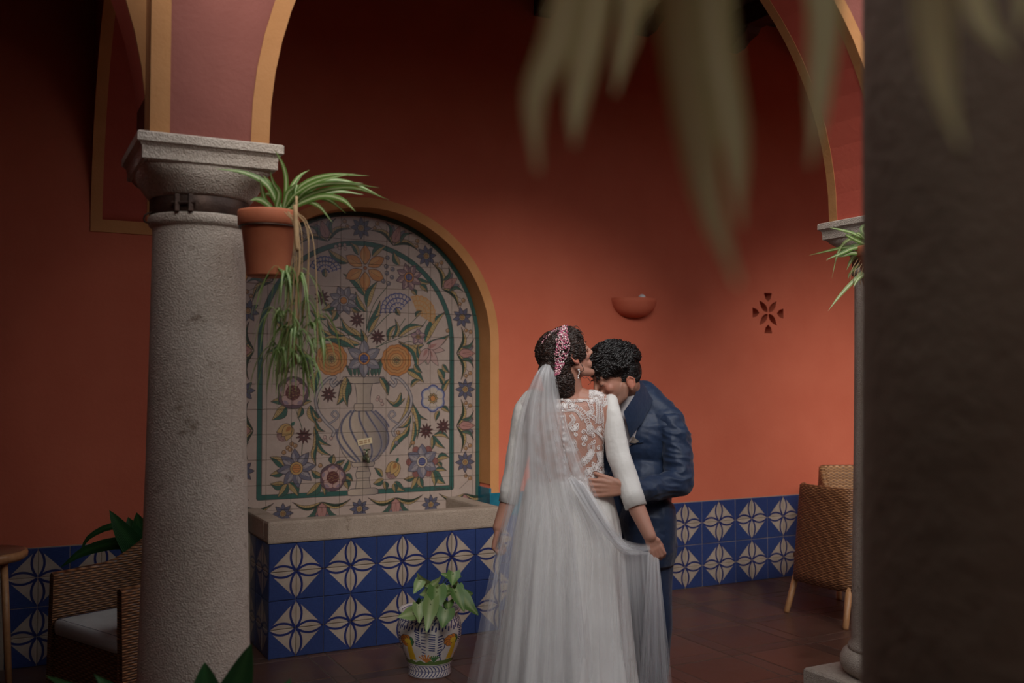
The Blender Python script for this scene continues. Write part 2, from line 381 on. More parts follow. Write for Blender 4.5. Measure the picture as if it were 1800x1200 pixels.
# patio arcade (front faces at y = -2.67)
RA = 1.327; CA1 = 2.044; CA2 = CA1 + 2.994; ZS = 2.20
YF, YB = -2.67, -2.33
out = [(.377, 2.17), (.717, 2.17)] + arcpts(CA1, ZS, RA, PI, 0, 36) + [(3.371, 2.17), (3.711, 2.17)] + arcpts(CA2, ZS, RA, PI, 0, 36) + [(6.365, 2.17), (6.7, 2.17), (6.7, 4.3), (.377, 4.3)]
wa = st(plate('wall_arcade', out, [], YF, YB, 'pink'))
CL = .377 - RA + .006
_o = [(.36, 4.3), (-4, 4.3), (-4, 0), (CL - RA, 0)] + arcpts(CL, ZS, RA, PI, 0, 36) + [(.36, 2.2)]
wl = st(plate('wall_arcade_left', [(.384, 4.3), (-4, 4.3), (-4, 0), (CL - RA, 0)] + arcpts(CL, ZS, RA, PI, 0, 36) + [(CL + RA, 2.17), (.384, 2.17)], [], -2.55, YB + .005, 'darkred'))
b = MB(); b.box((CL - RA - .1, -2.54, 0), (-.06, YB - .01, 4.29)); b.build('unseen_light_block', 'darkred', wl)  # added plate, out of view, keeps sun off the left of the back wall
def band(name, f, par):
    b = MB(); f(b); return b.build(name, 'ochre_dim', par)
for cx in (CA1, CA2):
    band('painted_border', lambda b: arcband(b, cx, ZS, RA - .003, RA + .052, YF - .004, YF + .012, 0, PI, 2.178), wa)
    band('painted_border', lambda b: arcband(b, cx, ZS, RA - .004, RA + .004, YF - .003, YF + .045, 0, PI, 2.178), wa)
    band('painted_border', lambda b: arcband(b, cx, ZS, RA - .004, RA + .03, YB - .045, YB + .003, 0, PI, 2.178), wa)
def intr(b): arcband(b, cx, ZS, RA - .002, RA + .002, YF + .045, YB - .045, 0, PI, 2.178)
for cx in (CA1, CA2):
    b = MB(); intr(b); b.build('arch_soffit', 'darkred', wa)
band('painted_border', lambda b: b.box((.374, YF - .004, 2.178), (.430, YF + .01, 4.3)), wa)
band('painted_border', lambda b: b.box((.374, YF - .003, 2.178), (.379, -2.55, 4.3)), wa)
band('painted_border', lambda b: arcband(b, CL, ZS, RA - .003, RA + .055, -2.554, -2.54, 0, PI, 2.178), wl)
# patio enclosure: unseen left slab and eave added for shade, roof over the camera gallery
b = MB(); b.box((-4, -8, 2.76), (.26, -2.68, 2.9)); st(b.build('ceiling_shade_left', 'ceil'))  # unseen slab, height and edge set to darken the left side
b = MB(); b.box((.27, -8, 3.3), (9.5, -5.42, 3.45)); st(b.build('ceiling_front_gallery', 'ceil'))
b = MB(); b.box((.96, -3.25, 4.2), (9.4, -2.68, 4.3)); st(b.build('ceiling_shade_eave', 'ceil'))  # unseen overhang added to shade the pier and column from high sky
b = MB(); b.box((-4.1, -8.1, 0), (9.5, -8, 3.4)); st(b.build('wall_front', 'wall'))

# ---------------------------------------------------------------- dado tiles
k = NT('blue_cream_glaze'); uv = k.n('ShaderNodeSeparateXYZ'); k.l(k.coord('UV'), uv.inputs[0]); U_, V_ = uv.outputs[0], uv.outputs[1]
def lens(a, c):     # distance of coordinate c from the arc over a
    h = k.math('MULTIPLY', k.math('MULTIPLY', a, k.math('SUBTRACT', 1.0, a)), .80)
    d = k.math('ABSOLUTE', k.math('SUBTRACT', c, h)); g = k.math('SQRT', k.math('MULTIPLY_ADD', k.math('POWER', k.math('MULTIPLY_ADD', a, -1.6, .80), 2), 1.0, 1.0))
    return k.math('LESS_THAN', k.math('DIVIDE', d, g), .040)
ln = k.math('MAXIMUM', lens(U_, V_), lens(V_, U_)); out_ = k.math('GREATER_THAN', k.math('ADD', U_, V_), .985)
nz = k.noise(14, 4, .6); st_ = k.n('ShaderNodeTexNoise', Scale=5.0); mp = k.n('ShaderNodeMapping'); mp.inputs['Rotation'].default_value = (0, 0, .78); mp.inputs['Scale'].default_value = (1.2, 14, 1)
k.l(k.coord('UV'), mp.inputs[0]); k.l(mp.outputs[0], st_.inputs['Vector'])
blue = k.ramp(st_.outputs['Fac'], [(.3, (.018, .034, .125)), (.7, (.038, .066, .19))])
cream = k.ramp(nz, [(.3, (.36, .285, .225)), (.7, (.45, .365, .295))])
col = k.mix(k.math('MULTIPLY', ln, k.math('SUBTRACT', 1.0, out_)), k.mix(out_, cream, blue), (.015, .025, .12))
oi = k.n('ShaderNodeObjectInfo').outputs['Random']; col = k.mix(1.0, col, k.ramp(oi, [(0, (.82, .82, .82)), (1, (1, 1, 1))]), 'MULTIPLY')
k.base(col); k.rough(.3); M['dado'] = k.m
def quad_tile(name, w_, h_, th, mat, uvf, parent=None):    # glazed tile with arrised edges, face in the xz plane looking to -y
    e = .0025; v = [(-w_ / 2 + e, -th, -h_ / 2 + e), (w_ / 2 - e, -th, -h_ / 2 + e), (w_ / 2 - e, -th, h_ / 2 - e), (-w_ / 2 + e, -th, h_ / 2 - e),
                    (-w_ / 2, -th + e, -h_ / 2), (w_ / 2, -th + e, -h_ / 2), (w_ / 2, -th + e, h_ / 2), (-w_ / 2, -th + e, h_ / 2),
                    (-w_ / 2, 0, -h_ / 2), (w_ / 2, 0, -h_ / 2), (w_ / 2, 0, h_ / 2), (-w_ / 2, 0, h_ / 2)]
    f = [(0, 1, 2, 3)] + [(i + 4, (i + 1) % 4 + 4, (i + 1) % 4, i) for i in range(4)] + [(i + 8, (i + 1) % 4 + 8, (i + 1) % 4 + 4, i + 4) for i in range(4)]
    return mesh(name, v, f, mat, parent, False, [uvf(p) for p in v])
tq = quad_tile('dado_tile', T - .003, T - .003, .010, 'dado', lambda p: (p[0] / T + .5, p[2] / T + .5)); tqm = tq.data; bpy.data.objects.remove(tq)
def dado(x, z, i, j, loc, parent, rz=0):    # rotate so that the flower centre lies at the right corner of the 2 x 2 block
    # uv origin corner (bottom left of the unrotated tile) must point to the flower centre
    a = {(0, 0): PI / 2 * 2, (1, 0): PI / 2 * 3, (0, 1): PI / 2, (1, 1): 0}[(i % 2, j % 2)]
    # (i even -> centre on the right side, j even -> centre on top)
    o = bpy.data.objects.new('dado_tile', tqm); COL.objects.link(o); o.parent = parent
    loc = Vector(loc) + Vector((0, random.uniform(-.0008, .0008), 0))
    m = Matrix.Translation(loc) @ Matrix.Rotation(rz, 4, 'Z') @ Matrix.Rotation(-a, 4, 'Y') @ Matrix.Rotation(random.uniform(-.004, .004), 4, 'X')
    o.matrix_basis = m; return o
xw = 4.138
for i in range(-28, 18):
    for j in range(4):
        x = xw + T * (i + .5) + (.102 if i < -18 else 0)
        if 1.25 < x < 2.66: continue
        p = proj((x, 0, .3))
        if not (-40 < p[0] < 1800): continue
        dado(x, 0, i, j, (x, -.0, T * (j + .5)), wall_back)
b = MB(); b.box((-1, -.006, 0), (6.8, .0, .603)); b.build('dado_mortar', 'grout', wall_back)

# ---------------------------------------------------------------- fountain
FX0, FX1, FYF = 1.267, 2.632, -.44
ft = empty('fountain', (CX, -.2, 0), 'low wall fountain clad in blue and cream tiles with pitted stone rim', 'fountain')
b = MB(); b.box((FX0 + .012, FYF + .012, 0), (FX1 - .012, -.012, .60)); b.build('base', 'grout', ft)
def rimring(x0, x1, y0, y1, z0, z1, wd):
    b = MB(); NX = 60
    for (a, c) in (((x0, y0, z0), (x1, y0 + wd, z1)), ((x0, y0 + wd, z0), (x0 + wd, y1, z1)), ((x1 - wd, y0 + wd, z0), (x1, y1, z1))): b.box(a, c, .012)
    return b
o = rimring(FX0 - .004, FX1 + .004, FYF - .006, .16, .60, .718, .10).build('stone_rim', 'rim', ft)
b = MB(); b.box((FX0 + .05, -.36, .56), (FX1 - .1, .17, .605)); b.build('basin_floor', 'rim', ft)
for i in range(9):
    for j in range(4): dado(0, 0, i, j, Vector((FX0 + T * (i + .5), FYF + .012, T * (j + .5))) - Vector((CX, -.2, 0)), ft)
for i in range(3):
    for j in range(4): dado(0, 0, i + 1, j, Vector((FX0 + .012, FYF + .44 - T * (i + .5) - .0 - .0, T * (j + .5))) - Vector((CX, -.2, 0)), ft, -PI / 2)
for i in range(3):
    for j in range(4): dado(0, 0, i, j, Vector((FX1 - .012, FYF + T * (i + .5), T * (j + .5))) - Vector((CX, -.2, 0)), ft, PI / 2)

# ---------------------------------------------------------------- painted tile mural
YM = .160; PX_ = 820.0; OX, OZ = CX - .83, .52; WW, HH = int(1.66 * PX_), int(2.02 * PX_)
img = np.zeros((HH, WW, 3), dtype=np.float32); img[:] = (.62, .50, .415)
def mp2(px, py):
    p = PY(px, py, YM); return ((p.x - OX) * PX_, (p.z - OZ) * PX_)
def fill(pts, col, clip=None):
    P = np.array(pts, dtype=np.float32); x0, y0 = np.maximum(np.floor(P.min(0)).astype(int) - 1, 0); x1, y1 = np.ceil(P.max(0)).astype(int) + 2
    x1 = min(x1, WW); y1 = min(y1, HH)
    if x1 <= x0 or y1 <= y0: return None
    X, Y = np.meshgrid(np.arange(x0, x1) + .5, np.arange(y0, y1) + .5); ins = np.zeros(X.shape, bool)
    n = len(P)
    for i in range(n):
        ax, ay = P[i]; bx, by = P[(i + 1) % n]
        if ay == by: continue
        c = ((ay > Y) != (by > Y)) & (X < (bx - ax) * (Y - ay) / (by - ay) + ax); ins ^= c
    if clip is not None: ins &= clip(X, Y)
    sub = img[y0:y1, x0:x1]
    if callable(col): sub[ins] = col(X[ins], Y[ins])
    else: sub[ins] = col
def line(pts, wd, col, closed=False):
    P = [np.array(p, dtype=np.float32) for p in pts]
    if closed: P = P + [P[0]]
    n = len(P)
    for i in range(n - 1):
        a, c = P[i], P[i + 1]; W1 = wd[i] if hasattr(wd, '__len__') else wd
        x0 = max(int(min(a[0], c[0]) - W1 - 1), 0); x1 = min(int(max(a[0], c[0]) + W1 + 2), WW); y0 = max(int(min(a[1], c[1]) - W1 - 1), 0); y1 = min(int(max(a[1], c[1]) + W1 + 2), HH)
        if x1 <= x0 or y1 <= y0: continue
        X, Y = np.meshgrid(np.arange(x0, x1) + .5, np.arange(y0, y1) + .5); d = c - a; L2 = float(d @ d) + 1e-6
        t = np.clip(((X - a[0]) * d[0] + (Y - a[1]) * d[1]) / L2, 0, 1); m = np.hypot(X - a[0] - t * d[0], Y - a[1] - t * d[1]) < W1 / 2
        img[y0:y1, x0:x1][m] = col
INK = (.075, .05, .05); GRN = (.05, .19, .14); DGR = (.035, .09, .05); YEL = (.62, .44, .14); ORA = (.72, .28, .04); BLU = (.075, .10, .32); GRY = (.22, .21, .26); LGR = (.42, .39, .41); PIK = (.50, .22, .19); LPK = (.62, .40, .35); MAR = (.17, .045, .045); CRM = (.68, .58, .46)
def U2(s_): return s_ / 287.0 * PX_           # a length read on the photograph -> texture pixels on this plane
def petalpts(cx, cy, a, r0, r1, wd, n=10, blunt=.75):
    o = []
    for i in range(n + 1):
        s_ = i / n; o.append((r0 + (r1 - r0) * s_, wd * math.sin(PI * s_ ** blunt) ** .9))
    o = o + [(r, -h) for r, h in o[-2:0:-1]]
    return [(cx + r * math.cos(a) - h * math.sin(a), cy + r * math.sin(a) + h * math.cos(a)) for r, h in o]
def flower(c, R, n, colr, center, rot=PI / 2, wd=.34, inner=None, ring=None, cr=.28, vein=INK, blunt=.75):
    cx, cy = c
    for i in range(n):
        a = rot + 2 * PI * i / n; pp = petalpts(cx, cy, a, R * .15, R, R * wd * 1, 10, blunt); fill(pp, colr)
        if inner is not None: fill(petalpts(cx, cy, a + .12, R * .2, R * .82, R * wd * .45), inner)
        line(pp, 2.4, INK, True); line([(cx + R * .3 * math.cos(a), cy + R * .3 * math.sin(a)), (cx + R * .72 * math.cos(a), cy + R * .72 * math.sin(a))], 1.5, vein)
    ci = [(cx + R * cr * math.cos(2 * PI * i / 20), cy + R * cr * math.sin(2 * PI * i / 20)) for i in range(20)]
    if ring is not None:
        fill(ci, ring); line(ci, 2.4, INK, True); ci = [(cx + (x - cx) * .66, cy + (y - cy) * .66) for x, y in ci]
    fill(ci, center); line(ci, 2, INK, True)
    if ring is not None:
        for q in (-.3, 0, .3): line([(cx - R * cr * .5, cy + q * R * cr), (cx + R * cr * .5, cy + q * R * cr)], 1.2, LGR if center == BLU else INK)
def leaf(a, c, wd, bend=.12, c1=GRN, c2=YEL, out=INK, n=12):
    ax, ay = a; bx, by = c; L = math.hypot(bx - ax, by - ay); tx, ty = (bx - ax) / L, (by - ay) / L; nx, ny = -ty, tx
    sp = [(ax + tx * L * s_ + nx * L * bend * math.sin(PI * s_), ay + ty * L * s_ + ny * L * bend * math.sin(PI * s_)) for s_ in [i / n for i in range(n + 1)]]
    h = [wd * .5 * math.sin(PI * (i / n) ** .75) for i in range(n + 1)]
    up = [(x + nx * q, y + ny * q) for (x, y), q in zip(sp, h)]; dn = [(x - nx * q, y - ny * q) for (x, y), q in zip(sp, h)]
    fill(up + sp[::-1], c1); fill(dn + sp[::-1], c2); line(up + dn[::-1], 2, out, True); line(sp, 1.6, out)
    if wd > 12:
        for i in range(2, n - 1): line([sp[i], up[i]], 1.1, out); line([sp[i], dn[i]], 1.1, out)
def berry(c, r, col=(.50, .26, .09)):
    ci = [(c[0] + r * math.cos(2 * PI * i / 14), c[1] + r * math.sin(2 * PI * i / 14)) for i in range(14)]
    fill(ci, col); line(ci, 1.8, INK, True); fill([(c[0] - r * .3 + r * .3 * math.cos(i), c[1] + r * .3 + r * .3 * math.sin(i)) for i in range(6)], CRM)
def stem(pts, wd=3, col=DGR): line([tuple(q)[:2] for q in bez([(x, y, 0) for x, y in pts], 16)], wd, col)
def tulip(c, a, R):
    for da, col, l in ((-.62, PIK, 1), (.62, PIK, 1), (0, (.56, .27, .23), 1.0)): 
        pp = petalpts(c[0], c[1], a + da * .75, 0, R * l, R * .24); fill(pp, col); line(pp, 2, INK, True)
        for q in (-.1, .1): line([(c[0] + R * .2 * math.cos(a + da * .75), c[1] + R * .2 * math.sin(a + da * .75)), (c[0] + R * .75 * math.cos(a + da * .75 + q), c[1] + R * .75 * math.sin(a + da * .75 + q))], 1.2, MAR)
    for da in (-.38, .38): pp = petalpts(c[0], c[1], a + da, R * .62, R * .98, R * .1); fill(pp, GRY); line(pp, 1.5, INK, True)
# frame bands
cxp, czp = (CX - OX) * PX_, (ZC - OZ) * PX_
def framepath(off, zb):
    r = (RO - off) * PX_; zb = (zb - OZ) * PX_
    return [(cxp + r, zb)] + [(cxp + r * math.cos(PI * i / 60), czp + r * math.sin(PI * i / 60)) for i in range(61)] + [(cxp - r, zb)]
def bandline(off, wd, zb, closed):
    p = framepath(off, zb); line(p, wd * PX_ + 5, INK, closed); line(p, wd * PX_, (.035, .17, .14), closed)
bandline(.012, .034, .40, False); bandline(.200, .026, .775, True)
# border motifs in plane coordinates, mirrored
mid = .105
def bpos(s_):       # s_ = distance along the middle of the border from the crown
    r = RO - mid; L = r * PI / 2
    if s_ <= L: a = PI / 2 - s_ / r; return (cxp + r * math.cos(a) * PX_, czp + r * math.sin(a) * PX_, a)
    return (cxp + r * PX_, czp - (s_ - L) * PX_, 0)
Ltot = (RO - mid) * PI / 2 + ZC - .70
for kx in range(0, 10):
    s_ = kx * .2335
    if s_ > Ltot: break
    x, y, a = bpos(s_)
    for mir in ((1, -1) if kx else (1,)):
        X_ = cxp + mir * (x - cxp); A_ = a if mir > 0 else PI - a
        ox, oy = math.cos(A_), math.sin(A_); tx, ty = -oy, ox; q = PX_
        if kx % 2 == 0:
            flower((X_, y), .068 * q, 8, (.14, .15, .23), (.60, .30, .06), A_, .22, None, (.66, .50, .22), .30, BLU)
            for sg in (1, -1):
                c = (X_ + ox * .035 * q + tx * sg * .105 * q, y + oy * .035 * q + ty * sg * .105 * q)
                stem([(X_ + tx * sg * .06 * q, y + ty * sg * .06 * q), (X_ + tx * sg * .09 * q + ox * .02 * q, y + ty * sg * .09 * q + oy * .02 * q), (c[0], c[1]), (X_ + tx * sg * .17 * q - ox * .04 * q, y + ty * sg * .17 * q - oy * .04 * q)], 1.8, INK)
                berry(c, .0135 * q); berry((c[0] - ox * .03 * q - tx * sg * .017 * q, c[1] - oy * .03 * q - ty * sg * .017 * q), .012 * q)
        else:
            tulip((X_ - ox * .045 * q, y - oy * .045 * q), A_, .115 * q)
            for sg in (1, -1):
                r0 = (X_ - ox * .06 * q, y - oy * .06 * q)
                leaf(r0, (X_ - ox * .03 * q + tx * sg * .17 * q, y - oy * .03 * q + ty * sg * .17 * q), .034 * q, -.22 * sg, DGR, YEL) if sg > 0 else leaf(r0, (X_ - ox * .03 * q + tx * sg * .17 * q, y - oy * .03 * q + ty * sg * .17 * q), .034 * q, .22, YEL, DGR)
                leaf((X_ - ox * .03 * q + tx * sg * .04 * q, y - oy * .03 * q + ty * sg * .04 * q), (X_ + ox * .06 * q + tx * sg * .095 * q, y + oy * .06 * q + ty * sg * .095 * q), .022 * q, -.25 * sg, GRN, (.10, .26, .17))
zb = (.675 - OZ) * PX_
for kx in range(-3, 4):
    x = cxp + kx * .235 * PX_ + .0
    if kx % 2 == 0: flower((x, zb), .062 * PX_, 8, (.14, .15, .23), (.60, .30, .06), PI / 2, .22, None, (.66, .50, .22), .3, BLU)
    else:
        tulip((x, zb + .05 * PX_), -PI / 2, .12 * PX_)
        for sg in (1, -1): leaf((x, zb + .055 * PX_), (x + sg * .18 * PX_, zb + .065 * PX_), .03 * PX_, -.2 * sg, DGR, YEL); leaf((x + sg * .03 * PX_, zb + .03 * PX_), (x + sg * .12 * PX_, zb - .04 * PX_), .024 * PX_, -.2 * sg, GRN, GRN)
def L_(x0, y0, x1, y1, wd, bend=.12, c1=GRN, c2=YEL): leaf(mp2(x0, y0), mp2(x1, y1), U2(wd), bend, c1, c2)
# stems and leaves of the bouquet
for st0 in ([(640, 620), (645, 560), (643, 500)], [(640, 600), (655, 540), (683, 500)], [(640, 640), (610, 585), (590, 540)], [(650, 620), (690, 590), (712, 560)], [(660, 610), (700, 595), (735, 580), (752, 560)], [(640, 640), (600, 600), (560, 560)],
            [(700, 590), (730, 560), (745, 545)], [(640, 600), (675, 560), (700, 540)], [(655, 640), (720, 600), (750, 640)], [(560, 700), (556, 740), (566, 800)], [(700, 660), (722, 700), (728, 800)], [(520, 720), (532, 760), (530, 800)], [(575, 640), (540, 600), (520, 560)]): stem([mp2(*q) for q in st0], 3.2)
for a in [(612, 462, 576, 437, 15, .1), (630, 448, 615, 426, 11, -.1), (654, 450, 678, 432, 13, .1), (642, 520, 603, 481, 17, -.12), (645, 540, 664, 494, 15, .1), (643, 548, 625, 512, 12, .1), (648, 570, 668, 528, 12, -.1), (648, 585, 669, 553, 14, .1), (640, 600, 590, 575, 14, -.1),
          (633, 605, 559, 575, 17, .1), (628, 590, 600, 558, 12, .15), (640, 610, 634, 578, 12, -.1), (625, 612, 560, 598, 15, -.15), (606, 590, 575, 560, 12, .2), (702, 466, 692, 442, 13, .1), (733, 490, 757, 497, 11, -.1), (738, 500, 752, 514, 11, .1), (724, 508, 732, 520, 10, .1),
          (683, 600, 700, 570, 10, .2), (690, 596, 694, 560, 9, -.2), (700, 592, 745, 573, 12, .15), (747, 602, 783, 548, 17, .1), (750, 604, 790, 588, 15, -.12), (745, 606, 700, 598, 12, .2), (733, 650, 700, 602, 14, -.25), (742, 634, 735, 606, 10, .1), (715, 650, 745, 672, 16, .1), (728, 640, 742, 655, 11, -.1),
          (770, 648, 780, 670, 14, .1), (778, 640, 790, 655, 10, -.1), (478, 560, 500, 600, 11, .2), (470, 620, 500, 588, 10, -.2), (505, 640, 478, 612, 12, .1), (555, 640, 530, 610, 10, .1), (575, 560, 545, 545, 10, .1), (585, 555, 570, 530, 10, -.1), (590, 532, 565, 545, 12, .1), (592, 545, 582, 565, 12, .1), (618, 540, 635, 548, 10, -.1),
          (503, 712, 478, 738, 19, .1), (500, 708, 476, 706, 11, -.1), (530, 715, 523, 735, 11, .1), (545, 712, 556, 745, 14, -.1), (525, 712, 548, 705, 10, .1), (540, 660, 552, 690, 13, .1), (560, 650, 555, 690, 15, -.1), (609, 662, 592, 712, 22, .12), (612, 675, 611, 715, 12, -.1),
          (670, 665, 682, 695, 13, .1), (555, 740, 572, 758, 9, -.25), (552, 750, 582, 783, 10, -.2), (556, 770, 582, 800, 10, -.2), (554, 760, 546, 795, 9, .15), (557, 780, 556, 818, 10, -.15), (550, 720, 566, 740, 8, -.1), (720, 690, 695, 750, 12, .15), (722, 700, 752, 738, 10, -.2), (725, 710, 733, 772, 11, .1), (722, 730, 700, 752, 9, .2), (720, 745, 692, 772, 11, .2), (716, 760, 685, 798, 13, -.1), (728, 740, 718, 790, 9, .1), (712, 700, 678, 700, 9, .3), (705, 690, 688, 712, 9, .2), (722, 680, 740, 668, 9, .2),
          (778, 690, 792, 665, 11, .1), (780, 676, 770, 660, 10, -.1), (775, 715, 790, 725, 10, .1), (772, 722, 766, 740, 10, -.1), (762, 765, 790, 772, 10, .2), (760, 765, 783, 788, 11, -.1), (760, 766, 758, 792, 9, .1), (500, 822, 474, 803, 15, -.1), (500, 825, 474, 835, 13, .1), (500, 850, 475, 850, 15, .15), (505, 850, 488, 874, 15, .1), (508, 848, 524, 872, 16, .12),
          (565, 838, 547, 826, 12, .1), (564, 848, 538, 870, 17, .12), (568, 850, 571, 871, 10, .1), (584, 815, 587, 798, 13, .1), (590, 815, 606, 808, 9, -.1), (604, 830, 614, 806, 12, -.1), (605, 835, 620, 845, 12, .1), (606, 842, 612, 860, 13, .1), (672, 838, 658, 822, 10, -.1), (674, 842, 656, 850, 13, .1), (676, 846, 678, 862, 11, .1), (694, 846, 712, 862, 14, -.1), (692, 850, 694, 866, 11, .1), (735, 836, 722, 860, 15, .1), (738, 838, 744, 858, 13, -.1), (728, 838, 710, 842, 10, .1),
          (762, 826, 783, 850, 18, -.12), (760, 828, 764, 855, 12, .1), (765, 825, 785, 827, 9, .1), (768, 818, 775, 800, 9, .1), (768, 806, 790, 804, 13, .15), (770, 812, 776, 822, 9, .1)]: L_(*a)
for i in range(9): L_(618 + i * 6, 661, 606 + i * 9, 640 - (i % 3) * 8, 7, .1 if i > 4 else -.1, GRN, (.07, .24, .17))
# blooms
def F(x, y): return mp2(x, y)
flower(F(642, 471), U2(41), 6, ORA, (.55, .16, .02), PI / 2, .24, (.78, .38, .08), None, .08, MAR, 1.0)
flower(F(719, 487), U2(26), 8, (.30, .18, .22), BLU, .3, .27, LPK, ORA, .36)
flower(F(604, 528), U2(27), 8, (.24, .23, .29), ORA, .4, .26, LGR, LGR, .34)
for q in ((566, 523), (628, 562), (664, 592), (578, 693), (534, 766), (749, 757), (779, 749), (540, 645), (497, 648)): flower(F(*q), U2(14), 10, MAR, PIK, .2, .13, None, None, .14)
for q in ((583, 631), (697, 633)):
    for R, cl in ((27, ORA), (22, (.70, .34, .08)), (17, ORA), (12, (.72, .38, .10)), (7.5, YEL)):
        c = F(*q); pp = [(c[0] + U2(R) * (1 + .06 * abs(math.sin(5.5 * 2 * PI * i / 66))) * math.cos(2 * PI * i / 66), c[1] + U2(R) * (1 + .06 * abs(math.sin(5.5 * 2 * PI * i / 66))) * math.sin(2 * PI * i / 66)) for i in range(66)]
        fill(pp, cl); line(pp, 2.6, (.30, .10, .03), True)
    flower(F(*q), U2(6), 8, YEL, ORA, 0, .3, None, None, .25)
flower(F(735, 592), U2(15), 5, (.36, .22, .28), (.62, .30, .1), PI / 2, .38, LPK, YEL, .3)
# hanging tulip lily
for a, l, wd in ((-.1, 34, .2), (-1.0, 38, .2), (-1.55, 30, .2), (-2.1, 36, .22), (.45, 40, .2)):
    c = F(752, 612); pp = petalpts(c[0], c[1], a, 0, U2(l), U2(l) * wd); fill(pp, LPK); line(pp, 2.2, INK, True); fill(petalpts(c[0], c[1], a, U2(2), U2(l * .5), U2(l) * .08), PIK)
for (x, y, r) in ((515, 690, 27), (585, 839, 23)):      # pomegranate roses
    c = F(x, y); ci = [(c[0] + U2(r) * (1 + .05 * math.cos(5 * 2 * PI * i / 40)) * math.cos(2 * PI * i / 40), c[1] + U2(r) * 1.02 * math.sin(2 * PI * i / 40)) for i in range(40)]
    fill(ci, (.17, .10, .13)); line(ci, 3, INK, True)
    for i in range(5): a = PI / 2 + 2 * PI * i / 5; pp = petalpts(c[0], c[1], a, U2(r * .3), U2(r * .93), U2(r * .42), blunt=.9); fill(pp, LPK); line(pp, 2, MAR, True); fill(petalpts(c[0], c[1], a, U2(r * .65), U2(r * .9), U2(r * .2)), (.36, .26, .34))
    ci = [(c[0] + U2(r * .48) * math.cos(i / 3), c[1] + U2(r * .48) * math.sin(i / 3)) for i in range(19)]; fill(ci, MAR)
    for i in range(14): a = i * 2.4; q = U2(r * .12) * math.sqrt(i); e = (c[0] + q * math.cos(a), c[1] + q * math.sin(a)); line([(e[0] + 4 * math.cos(t), e[1] + 4 * math.sin(t)) for t in (PI, 1.2 * PI, 1.5 * PI, 1.8 * PI, 2 * PI)], 1.6, YEL)
c = F(761, 700)
for R, cl in ((25, BLU), (22.5, (.35, .40, .55)), (20, CRM)):
    pp = [(c[0] + U2(R) * (.86 + .16 * abs(math.cos(3 * 2 * PI * i / 84))) * math.cos(2 * PI * i / 84 + .5), c[1] + U2(R) * (.86 + .16 * abs(math.cos(3 * 2 * PI * i / 84))) * math.sin(2 * PI * i / 84 + .5)) for i in range(84)]; fill(pp, cl)
for i in range(6): a = .5 + PI / 6 + PI / 3 * i; line([(c[0] + U2(9) * math.cos(a), c[1] + U2(9) * math.sin(a)), (c[0] + U2(17) * math.cos(a), c[1] + U2(17) * math.sin(a))], 2, GRY)
flower(c, U2(10), 9, YEL, ORA, 0, .3, None, None, .5)
flower(F(521, 823), U2(34), 8, (.19, .19, .27), ORA, PI / 2 + .1, .24, LGR, (.70, .42, .10), .33)
for i in range(6): c = F(742, 811); a = PI / 2 + PI / 6 + i * PI / 3; e = (c[0] + U2(24) * math.cos(a), c[1] + U2(24) * math.sin(a)); ci = [(e[0] + U2(7) * math.cos(t / 2), e[1] + U2(7) * math.sin(t / 2)) for t in range(13)]; fill(ci, (.36, .13, .11)); line(ci, 1.5, INK, True)
flower(F(742, 811), U2(32), 6, (.22, .22, .30), BLU, PI / 2, .30, LGR, CRM, .33)
# shell carnations
for (x, y, a0, R, cl) in ((572, 480, PI / 2, 28, BLU), (700, 548, 2.0, 32, BLU), (735, 552, .75, 32, (.70, .33, .06))):
    c = F(x, y); fill([(c[0] + U2(R) * math.cos(a0 + t), c[1] + U2(R) * math.sin(a0 + t)) for t in np.linspace(-1.25, 1.25, 20)] + [c], (.60, .50, .44) if cl == BLU else (.66, .42, .18))
    for k_ in range(1, 5):
        r = U2(R * k_ / 4); m = 3 + 2 * k_
        line([(c[0] + r * (1 + .05 * abs(math.sin(m * (t + 1.25)))) * math.cos(a0 + t), c[1] + r * (1 + .05 * abs(math.sin(m * (t + 1.25)))) * math.sin(a0 + t)) for t in np.linspace(-1.25, 1.25, 60)], 6, cl)
        for t in np.linspace(-1.2, 1.2, 3 + k_ * 2): line([(c[0] + r * .8 * math.cos(a0 + t), c[1] + r * .8 * math.sin(a0 + t)), (c[0] + r * math.cos(a0 + t), c[1] + r * math.sin(a0 + t))], 4, cl)
    leaf((c[0] - U2(7) * math.cos(a0), c[1] - U2(7) * math.sin(a0)), (c[0] + U2(9) * math.cos(a0), c[1] + U2(9) * math.sin(a0)), U2(9), .1, GRN, YEL)
# tulip fruits
for (x, y, a, R) in ((512, 748, -2.3, 34), (697, 812, -2.0, 34)):
    c = F(x, y); e = (c[0] + U2(R * .62) * math.cos(a), c[1] + U2(R * .62) * math.sin(a))
    ci = [(e[0] + U2(11) * math.cos(t / 2.5), e[1] + U2(11) * math.sin(t / 2.5)) for t in range(16)]; fill(ci, (.30, .16, .15))
    for i in range(16): q = U2(2.6) * math.sqrt(i); g = (e[0] + q * math.cos(i * 2.4), e[1] + q * math.sin(i * 2.4)); line([(g[0] + 5 * math.cos(t), g[1] + 5 * math.sin(t)) for t in (0, 1, 2, 3, 4, 5, 6.2)], 1.6, LPK)
    for da in (-.55, .5, 0): pp = petalpts(c[0], c[1], a + da * .8, 0, U2(R * (.8 if da else .7)), U2(R * .24)); fill(pp, (.66, .42, .12)); line(pp, 2.2, INK, True); fill(petalpts(c[0], c[1], a + da * .8, U2(2), U2(R * .4), U2(R * .1)), (.50, .20, .04))
    fill(petalpts(c[0], c[1], a + PI, 0, U2(9), U2(3)), GRN)
